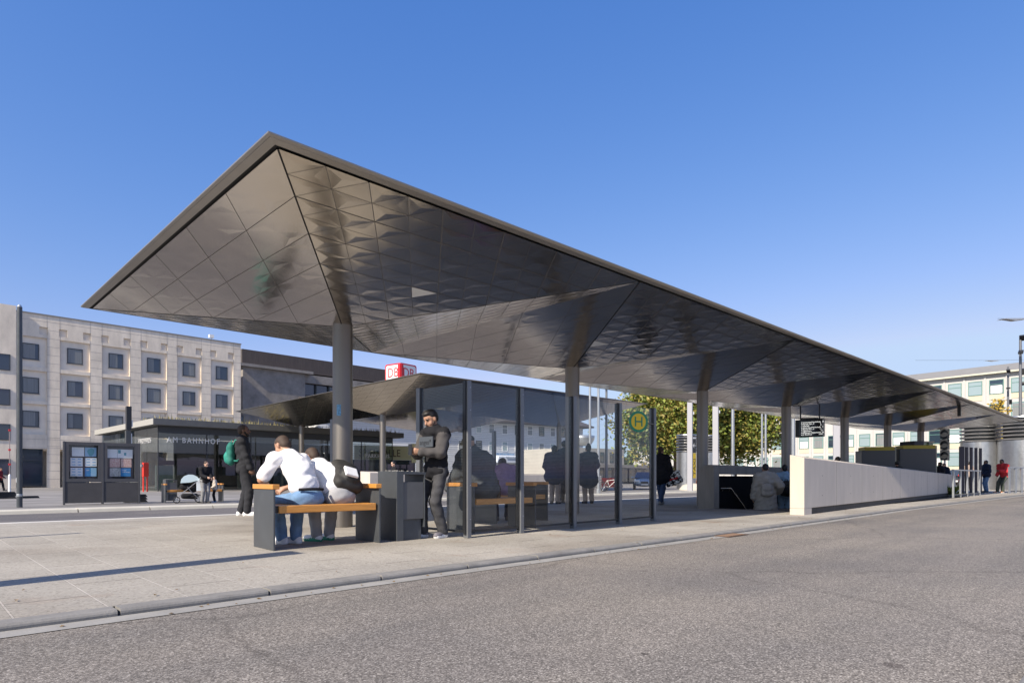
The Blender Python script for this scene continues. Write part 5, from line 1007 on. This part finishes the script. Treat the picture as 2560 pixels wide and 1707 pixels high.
for e_ in (0, NX):
    for j in range(NZ): g_ = lambda s_, b: (-.24 + .48 * e_ / NX + .02 * math.sin(b), s_ * (.075 + .02 * math.sin(e_ * 1.3 + b)) * (1 - .35 * (b / NZ) ** 3), .36 * b / NZ + .012 * math.sin(e_ * 2.0)); mb.face([g_(-1, j), g_(1, j), g_(1, j + 1), g_(-1, j + 1)], j % 2)
mb.face([(-.24, -.07, 0), (.24, -.07, 0), (.24, .07, 0), (-.24, .07, 0)], 1); mb.build("bag_body", bagm, o); MB().tube([(-.1, 0, .34), (-.08, 0, .45), (.0, .0, .47), (.08, 0, .45), (.1, 0, .34)], .008, 6).build("handle", DARK, o)
# on the stairs
r, J = std("person in a long beige hooded coat going down the stairwell", 1914, 1200, (.25, .95), 1.76, SKIN, HAIR, COATB, BLACKC, SNEAKD, 'short', z=-.6, vox=.015, Zat=16.6, loose=.045, hood=True, coat=.55, bulk=1.15, seed=31, pose=dict(wr=(.34, .12, 1.05), wl=(-.3, .05, .85), head=(0, .05, 1.63), look=(0, .9, -.35)))
o = place(r, J, "backpack", "soft grey hood bag hanging on the beige coat", "bag", (0, -.24, .92)); backpack(o, COATB, cloth("beige_trim", (.28, .265, .24)), .27, .34, .1, False)
r, J = std("person in a light blue jacket on the stairs, half hidden by the front parapet", 1962, 1200, (.3, .9), 1.66, SKIN, HAIR, LBLUE, LBLUE, SNEAK, 'short', z=-.5, vox=.017, Zat=17.6, hood=True, loose=.03, seed=32)
o = place(r, J, "backpack", "dark backpack worn by the person in the light blue jacket", "backpack", (.02, -.24, .85)); backpack(o, BKB, BLACKC, .3, .42, .16)
# behind the parapet and at the far end
std("man with short dark hair whose head shows above the parapet", 2096, 1200, (-.95, .3), 1.62, SKIN_D, HAIR, GREYT, BLACKC, SNEAKD, 'crop', Zat=24.5, seed=41)
std("person with curly hair whose head shows between the two kiosks", 2243, 1200, (.2, .95), 1.47, SKIN, HAIR, BLACKC, BLACKC, SNEAKD, 'curly', Zat=26.5, seed=42)
std("person in a dark jacket behind the low end of the parapet by the right kiosk", 2351, 1228, (-.5, .8), 1.62, SKIN, HAIR, BLACKC, BLACKC, SNEAKD, 'short', Zat=33.5, loose=.05, bulk=1.3, seed=43)
std("fair-haired person in a dark jacket looking over the low end of the parapet", 2361, 1228, (-.9, -.2), 1.58, SKIN_L, HAIR_B, NAVY, BLACKC, SNEAKD, 'short', Zat=34.5, loose=.05, bulk=1.3, seed=44)
std("person in a brown top standing behind the dark fins", 2421, 1230, (.5, .8), 1.82, SKIN, HAIR, PALEL, BLACKC, SNEAKD, 'short', Zat=40, seed=45)
std("man in a navy hooded jacket and blue jeans standing beside the last fin", 2466, 1230, (-.95, .1), 1.78, SKIN_D, HAIR, NAVY, JEANS, SNEAKD, 'crop', hood=True, loose=.04, bulk=1.15, seed=46, pose=dict(wl=(-.18, .2, 1.0), wr=(.18, .2, 1.0)))
p = at(2503, 1232); r, J = person("man in a red jacket leaning on the railing and looking at his phone", (p.x, p.y, 0), face_yaw(-.9, -.25), 1.90, SKIN_D, HAIR, REDC, KHAKI, SNEAKO,
    dict(pel=(0, -.22, .86), chest=(0, -.18, 1.18), neck=(0, -.10, 1.38), head=(0, -.03, 1.52), look=(0, .9, -.35), up=(0, .3, .95), wl=(-.12, .22, 1.08), wr=(.2, .0, .88), al=(-.09, .02, .085), ar=(.1, .12, .085), el=(-.6, -.8, -.4), kl=(0, 1, .2), kr=(0, 1, .3), curl=.7), vox=.018, hairkind='crop', loose=.03, sole=SOLEW, seed=47)
o = place(r, J, "phone", "phone in the hand of the man in the red jacket", "phone", (-.10, .34, 1.10)); MB().box((-.035, -.07, -.006), (.035, .07, .006)).build("case", DARK, o, bevel=.003)
# across the bus lane
PZ = PLAZAZ
r, J = std("woman in black top and grey leggings bending towards a toddler beside the pushchair", 512, 1257, (.75, -.55), 1.62, SKIN_L, HAIR_B, BLACKC, LEGG, SNEAKD, 'tail', z=PZ, vox=.018, loose=.015, seed=51, pose=dict(neck=(0, .05, 1.45), head=(0, .12, 1.58), look=(0, .8, -.55), up=(0, .5, .8), wl=(-.10, .34, 1.0), wr=(.10, .36, 1.05)))
o = place(r, J, "handbag", "black handbag hanging from the bending woman's shoulder", "bag", (-.22, -.02, .88)); sdf_mesh("bag_body", [ell((0, 0, 0), (.11, .08, .14), k=.02)], .018, [BLACKC], o); MB().tube([(0, 0, .12), (.05, -.02, .5), (.02, .03, .52)], .012, 6).build("strap", BLACKC, o)
std("toddler in beige jumper and dark trousers standing in front of the woman", 537, 1255, (-.8, -.4), 1.0, SKIN_L, HAIR_B, BEIGEC, BLACKC, LBLUE, 'crop', z=PZ, vox=.022, seed=52, loose=.02, bulk=1.15, pose=dict(head=(0, .03, 1.64)))
std("woman with tied dark hair and dark jacket reading her phone behind the litter bin", 985, 1230, (-.8, -.5), 1.66, SKIN_L, HAIR, BLACKC, BLACKC, SNEAKD, 'tail', z=PZ, vox=.018, Zat=27.5, seed=53, pose=dict(wl=(-.06, .3, 1.2), wr=(.08, .3, 1.2), look=(0, .9, -.4)))
std("person in a red and black jacket cut by the left picture edge", 1, 1225, (.9, .2), 1.70, SKIN, HAIR, cloth("dark_red_jacket", (.2, .03, .04), .5, 6), BLACKC, SNEAKD, 'short', z=PZ, Zat=46, seed=54, pose=dict(al=(-.06, .2, .085), ar=(.08, -.2, .1)))

# ---------------------------------------------------------------- pushchair, bin, bicycles, cars
p = at(437, 1258, PLAZAZ); p2 = at(497, 1257, PLAZAZ); o = empty("pushchair", p, math.atan2(p2.y - p.y, p2.x - p.x), "grey pushchair with pale blue hood and white bag, facing away from the woman", "pushchair")
FRM = mat("pushchair_frame", (.3, .3, .31), .3, .8); PBL = mat("pale_blue_hood", (.5, .62, .68), .8)
for x, r_, y in ((.06, .125, .0), (.06, .125, .42), (.82, .16, -.03), (.82, .16, .45)):
    w_ = MB().lathe([(r_ * .78, -.02), (r_, -.018), (r_, .018), (r_ * .78, .02), (r_ * .78, -.02)], 22, (x, y, r_), axis=Vector((0, 1, 0))).build("wheel", RUBBER, o, smooth='auto')
    mb = MB()
    for k in range(5): t = k * 1.2566; mb.bar((x, y, r_), (x + r_ * .8 * math.cos(t), y, r_ + r_ * .8 * math.sin(t)), .014)
    mb.build("spokes", GALV, w_)
mb = MB()
for y in (.02, .40): mb.tube([(.06, y, .13), (.16, y, .30), (1.02, y, 1.05), (1.12, y, 1.07)], .016, 8); mb.tube([(.82, y, .16), (.55, y, .42), (.42, y, .62)], .014, 8)
mb.tube([(1.12, .02, 1.07), (1.12, .40, 1.07)], .018, 8); mb.build("frame", FRM, o, smooth='auto')
sdf_mesh("seat", [cap((.30, .21, .62), (.62, .21, .55), .14, .15, 0, .05), cap((.62, .21, .55), (.85, .21, .80), .13, .09, 0, .05)], .02, [BLACKC], o); sdf_mesh("basket", [cap((.3, .21, .26), (.7, .21, .25), .10, .11, 0, .05)], .02, [BLACKC], o)
mb = MB()
for k in range(6):
    a0, a1 = R(28 * k - 5), R(28 * (k + 1) - 5)
    f_ = lambda a, y, r_=.30: (.52 - r_ * math.cos(a) * 1.1, y, .78 + r_ * math.sin(a))
    mb.face([f_(a0, .0), f_(a1, .0), f_(a1, .42), f_(a0, .42)]); mb.face([(.52, -.001, .78), f_(a0, .0), f_(a1, .0)]); mb.face([(.52, .421, .78), f_(a0, .42), f_(a1, .42)])
mb.build("hood", PBL, o); MB().box((.72, -.04, .45), (.95, .0, .78)).prism([(.74, -.05, .78), (.93, -.05, .78), (.86, -.05, 1.0)], (0, .04, 0)).build("hanging_bag", mat("pale_bag", (.6, .66, .72), .8), o)
lb2 = copy_tree(lb); pq = at(420, 1252, PLAZAZ); lb2.location = (pq.x, pq.y + .3, PLAZAZ); lb2["label"] = "distant dark litter bin beside the pushchair across the bus lane"; lb2["group"] = "grey steel litter bins"; lb["group"] = "grey steel litter bins"
def bike(label, P, rz, m):
    o = empty("bicycle", P, rz, label, "bicycle", "parked bicycles")
    for x in (0, 1.05):
        w_ = MB().lathe([(.31, -.012), (.335, 0), (.31, .012), (.30, 0), (.31, -.012)], 28, (x, 0, .335), axis=Vector((0, 1, 0))).build("wheel", RUBBER, o, smooth=True)
        mb = MB()
        for k in range(9): t = k * .698; mb.tube([(x, 0, .335), (x + .31 * math.cos(t), 0, .335 + .31 * math.sin(t))], .004, 4)
        mb.build("spokes", GALV, w_)
    mb = MB()
    for a, b in (((0, .335), (.42, .30)), ((0, .335), (.3, .78)), ((.42, .30), (.3, .78)), ((.42, .30), (.86, .72)), ((.3, .74), (.86, .82)), ((.86, .82), (1.05, .335))): mb.tube([(a[0], 0, a[1]), (b[0], 0, b[1])], .018, 8)
    mb.build("frame", m, o, smooth='auto'); MB().tube([(.3, 0, .78), (.28, 0, .92)], .014, 8).box((.16, -.06, .92), (.42, .06, .97)).build("saddle", RUBBER, o)
    MB().tube([(.86, 0, .82), (.84, 0, 1.0), (.84, -.28, 1.03)], .013, 8).tube([(.84, 0, 1.0), (.84, .28, 1.03)], .013, 8).build("handlebar", FRAME, o); return o
bike("dark bicycle parked by the left flag pole behind the glass", deep(1476, 44, PLAZAZ), -.5, FRAME)
bike("white bicycle parked in front of the red banner behind the glass", deep(1508, 46, PLAZAZ), -.9, WPAINT)
p = deep(1500, 47.5, PLAZAZ); o = empty("red_banner", p, -.75, "low red banner on posts behind the parked white bicycle", "banner"); MB().box((0, 0, .25), (1.1, .03, .95)).build("cloth", RED, o)
for x in (0, 1.1): MB().box((x - .03, -.03, 0), (x + .03, .06, 1.05)).build("post", FRAME, o)
def car(label, P, rz, paint, hatch=False):
    """nose towards +x; lofted body, glass house, wheels, lamps"""
    o = empty("car", P, rz, label, "car", "cars parked across the square")
    S_ = [(0, .38, .62, .62), (.12, .26, .78, .78), (.9, .2, .88, .86), (1.5, .2, .94, .88), (2.6, .2, .96, .89), (3.5, .2, .96, .88), (4.1, .28, .90 if not hatch else .95, .82), (4.28, .40, .80, .70)]
    S_ = [(4.28 - x, z0, z1, w_) for x, z0, z1, w_ in S_][::-1]; mb = MB(); rings = []
    for x, z0, z1, w_ in S_:
        i = len(mb.v); mb.v += [(x, -w_, z0), (x, -w_ - .03, (z0 + z1) * .55), (x, -w_ + .06, z1), (x, 0, z1 + .035), (x, w_ - .06, z1), (x, w_ + .03, (z0 + z1) * .55), (x, w_, z0)]; rings.append(i)
    for a, b in zip(rings, rings[1:]):
        for k in range(7): mb.f.append((a + k, b + k, b + (k + 1) % 7, a + (k + 1) % 7)); mb.m.append(0)
    mb.f += [tuple(rings[0] + k for k in range(7)), tuple(rings[-1] + k for k in reversed(range(7)))]; mb.m += [0, 0]
    body = mb.build("body", paint, o, smooth='auto'); body.modifiers.new("s", 'SUBSURF').levels = 1; body.modifiers["s"].render_levels = 1
    bx0 = .05 if hatch else .45; mb = MB(); A = [(bx0, .93), (bx0 + (.25 if hatch else .55), 1.38), (2.25, 1.43), (3.05, .95)]
    lo_, hi_ = [], []
    mb.v += [(x, -(.80 if z < 1 else .60), z) for x, z in A] + [(x, (.80 if z < 1 else .60), z) for x, z in A]
    mb.f += [(0, 1, 5, 4), (1, 2, 6, 5), (2, 3, 7, 6), (3, 2, 1, 0), (4, 5, 6, 7)]; mb.m += [1, 0, 1, 1, 1]; mb.build("glass_house", [paint, PANE], o, bevel=.03)
    for x in (.85, 3.45):
        for y in (-.80, .80):
            w_ = MB().lathe([(0, -.1), (.31, -.1), (.33, -.06), (.33, .06), (.31, .1), (0, .1)], 22, (x, y, .33), axis=Vector((0, 1, 0))).build("wheel", RUBBER, o, smooth='auto'); MB().lathe([(0, -.112), (.2, -.108), (.21, -.1), (.21, .1), (.2, .108), (0, .112)], 16, (x, y, .33), axis=Vector((0, 1, 0))).build("rim", GALV, w_)
    for y in (-.58, .58):
        MB().box((4.06, y - .2, .62), (4.27, y + .2, .77)).build("headlight", mat("lamp_clear", (.75, .78, .8), .1) if "lamp_clear" not in bpy.data.materials else bpy.data.materials["lamp_clear"], o, bevel=.03)
        MB().box((-.02, y - .2, .66), (.14, y + .2, .86)).build("tail_light", DBRED, o, bevel=.03)
    MB().box((4.22, -.3, .5), (4.33, .3, .66)).build("grille", DARK, o); MB().box((-.05, -.26, .5), (.0, .26, .61)).build("number_plate", WPAINT, o); MB().box((4.30, -.26, .36), (4.335, .26, .47)).build("number_plate", WPAINT, o)
    for y in (-.95, .95): MB().box((2.75, y - .1, .92), (2.9, y + .1, 1.05)).build("mirror", paint, o, bevel=.02)
    return o
SIL = mat("silver_blue_paint", (.35, .42, .5), .25, .5, coat=.6); CRED = mat("red_car_paint", (.55, .02, .025), .25, 0, coat=.7); CGR = mat("dark_car_paint", (.04, .045, .05), .25, .4, coat=.6)
pc = deep(1610, 55, PLAZAZ); car("silver blue saloon car parked behind the stop sign pane, nose to the left", pc, R(215), SIL)
pc = deep(2432, 44, 0); car("red hatchback seen from behind between the railing and the last fin", pc, .12, CRED, True)
pc = deep(2395, 47, 0); car("dark car behind the railing next to the concrete parapet", pc, .05, CGR, True)

# ---------------------------------------------------------------- trees
LEAFA = [mat("leaf_yellow_green", (.20, .24, .035), .6, 0, .35, 1.2), mat("leaf_green", (.13, .17, .03), .6, 0, .35, 1.2), mat("leaf_ochre", (.27, .22, .045), .6, 0, .3, 1.2)]
LEAFD = [mat("leaf_dark", (.045, .07, .022), .7, 0, .35, 1), mat("leaf_mid", (.07, .10, .03), .7, 0, .35, 1)]; LEAFY = [mat("leaf_yellow", (.5, .34, .03), .6, 0, .3, 2), mat("leaf_gold", (.38, .27, .05), .6, 0, .3, 2)]
def tree(label, P, h, cz, rad, mats, nclump, nleaf, size, group=None, cat="tree", seed=0):
    rg = np.random.default_rng(seed + 100); o = empty("tree", P, 0, label, cat, group); tr = MB(); tr.tube([(0, 0, 0), (.05, 0, cz * .5), (0, .1, cz * .9), (0, 0, cz + rad[2] * .5)], [h * .028, h * .022, h * .016, h * .004], 10)
    dirs = rg.normal(size=(nclump, 3)); dirs /= np.linalg.norm(dirs, axis=1)[:, None]; rr = rg.uniform(.35, 1.0, nclump) ** .6; ctr = dirs * rr[:, None] * np.array(rad) * (1 + .12 * np.sin(dirs[:, :1] * 5 + dirs[:, 1:2] * 4 + seed)); ctr[:, 2] += cz
    for c in ctr[: min(nclump, 22)]: tr.tube([(0, 0, cz - rad[2] * .75 + random.random() * rad[2] * .5), tuple(c * np.array([.5, .5, 1]) + np.array([0, 0, -rad[2] * .12])), tuple(c)], [h * .011, h * .006, h * .002], 6)
    tr.build("trunk", BARK, o, smooth='auto')
    cr = np.repeat(ctr, nleaf, 0); N = len(cr); cs = np.repeat(rg.uniform(.7, 1.3, nclump), nleaf); pos = cr + rg.normal(size=(N, 3)) * np.array([1, 1, .75]) * (min(rad) * .17) * cs[:, None]
    a = rg.normal(size=(N, 3)); a[:, 2] *= .6; a /= np.linalg.norm(a, axis=1)[:, None]; b = rg.normal(size=(N, 3)); b -= a * (a * b).sum(1)[:, None]; b /= np.linalg.norm(b, axis=1)[:, None]; sz = size * rg.uniform(.6, 1.3, N)[:, None]
    vv = np.stack([pos - a * sz, pos + b * sz * .55, pos + a * sz, pos - b * sz * .55], 1).reshape(-1, 3); me = bpy.data.meshes.new("crown"); me.vertices.add(4 * N); me.vertices.foreach_set("co", vv.ravel()); me.loops.add(4 * N); me.loops.foreach_set("vertex_index", np.arange(4 * N, dtype=np.int32)); me.polygons.add(N); me.polygons.foreach_set("loop_start", np.arange(0, 4 * N, 4, dtype=np.int32))
    for m in mats: me.materials.append(m)
    me.polygons.foreach_set("material_index", ((np.repeat(rg.integers(0, len(mats), nclump), nleaf) + (rg.random(N) < .3)) % len(mats)).astype(np.int32)); me.update(calc_edges=True)
    c = bpy.data.objects.new("crown", me); C.objects.link(c); c.parent = o; return o
tree("large yellow-green autumn tree behind the stainless stack and TAXI sign", deep(1690, 78, PLAZAZ), 13, 8.6, (6.6, 6.6, 5.6), LEAFA, 230, 150, .24, "autumn trees beyond the taxi rank", seed=1)
tree("yellow-green autumn tree to the right of the larger one, before the white building", deep(1835, 80, PLAZAZ), 13, 8.4, (5.8, 5.8, 5.2), LEAFA, 200, 150, .24, "autumn trees beyond the taxi rank", seed=2)
tree("slim tree with bright yellow leaves between the two large stainless stacks", deep(2500, 58, ROADZ), 8, 4.2, (1.5, 1.5, 3.6), LEAFY, 46, 40, .17, seed=3)
for k, (px, Z, h_, lab) in enumerate(((1475, 150, 7, "far dark green tree beyond the low shop building, left one"), (1560, 140, 7.5, "far dark green tree behind the silver car"), (1612, 150, 8, "far dark green tree left of the TAXI stack"), (1655, 145, 6.5, "far dark green tree beside the TAXI stack"))):
    tree(lab, deep(px, Z, PLAZAZ), h_, h_ * .6, (h_ * .5, h_ * .5, h_ * .42), LEAFD, 40, 40, .4, "far trees on the hillside", seed=10 + k)
mb = MB(); rl_ = random.Random(5)
for k in range(170):
    u_ = rl_.uniform(.5, 26) ; v_ = kv(u_) + (rl_.gauss(-.10, .05) if rl_.random() < .6 else rl_.uniform(.2, 3.0)); z_ = (ROADZ + .007 if v_ < kv(u_) else .009); a = rl_.uniform(0, 6.28); q_ = rl_.uniform(.008, .022); c_, s_ = math.cos(a) * q_, math.sin(a) * q_
    mb.face([(u_ - c_, v_ - s_, z_), (u_ + s_ * .6, v_ - c_ * .6, z_ + .004), (u_ + c_, v_ + s_, z_), (u_ - s_ * .6, v_ + c_ * .6, z_ + .006)])
tag(mb.build("fallen_leaves", mat("dry_leaf", (.25, .15, .05), .8, 0, .4, 9)), "scattered dry leaves along the gutter and on the slabs", "leaves", kind="stuff")
# weeds at the foot of the parapet
wd = at(2380, 1240); o = empty("weed", wd, 0, "small green weed growing at the low end of the concrete parapet", "plant"); mb = MB()
for k in range(60): a = random.uniform(0, 6.28); r_ = random.uniform(.05, .35); h_ = random.uniform(.05, .5); mb.face([(r_ * .4 * math.cos(a), r_ * .4 * math.sin(a), h_ * .3), (r_ * math.cos(a + .25), r_ * math.sin(a + .25), h_), (r_ * 1.3 * math.cos(a), r_ * 1.3 * math.sin(a), h_ * .9), (r_ * math.cos(a - .25), r_ * math.sin(a - .25), h_ * .8)])
mb.build("leaves", LEAFA[1], o)["kind"] = "stuff"; MB().tube([(0, 0, 0), (0, 0, .3)], .01, 6).build("stem", LEAFD[0], o)
# hung street lamps at the right
for k, (px, py, Z, s_) in enumerate(((2535, 797, 40, 1.0), (2482, 901, 75, 1.0))):
    z = CAM_H - (py - 1194) / 1593.5 * Z; o = empty("hanging_lamp", deep(px, Z, z), R(-44), ["flat street lamp hung on a wire at the right picture edge", "smaller far flat street lamp hung on a wire above the white building"][k], "street lamp", "street lamps hung on wires")
    MB().prism([(-.85, 0, -.03), (-.5, 0, .0), (.1, 0, -.09), (.8, 0, .0), (.75, 0, .05), (-.5, 0, .04)], (0, .35, 0)).build("body", GALV, o); MB().tube([(-9 if k else -.9, .17, .06), (0, .17, .045), (14, .17, .3)], .012, 5).build("wire", FRAME, o)
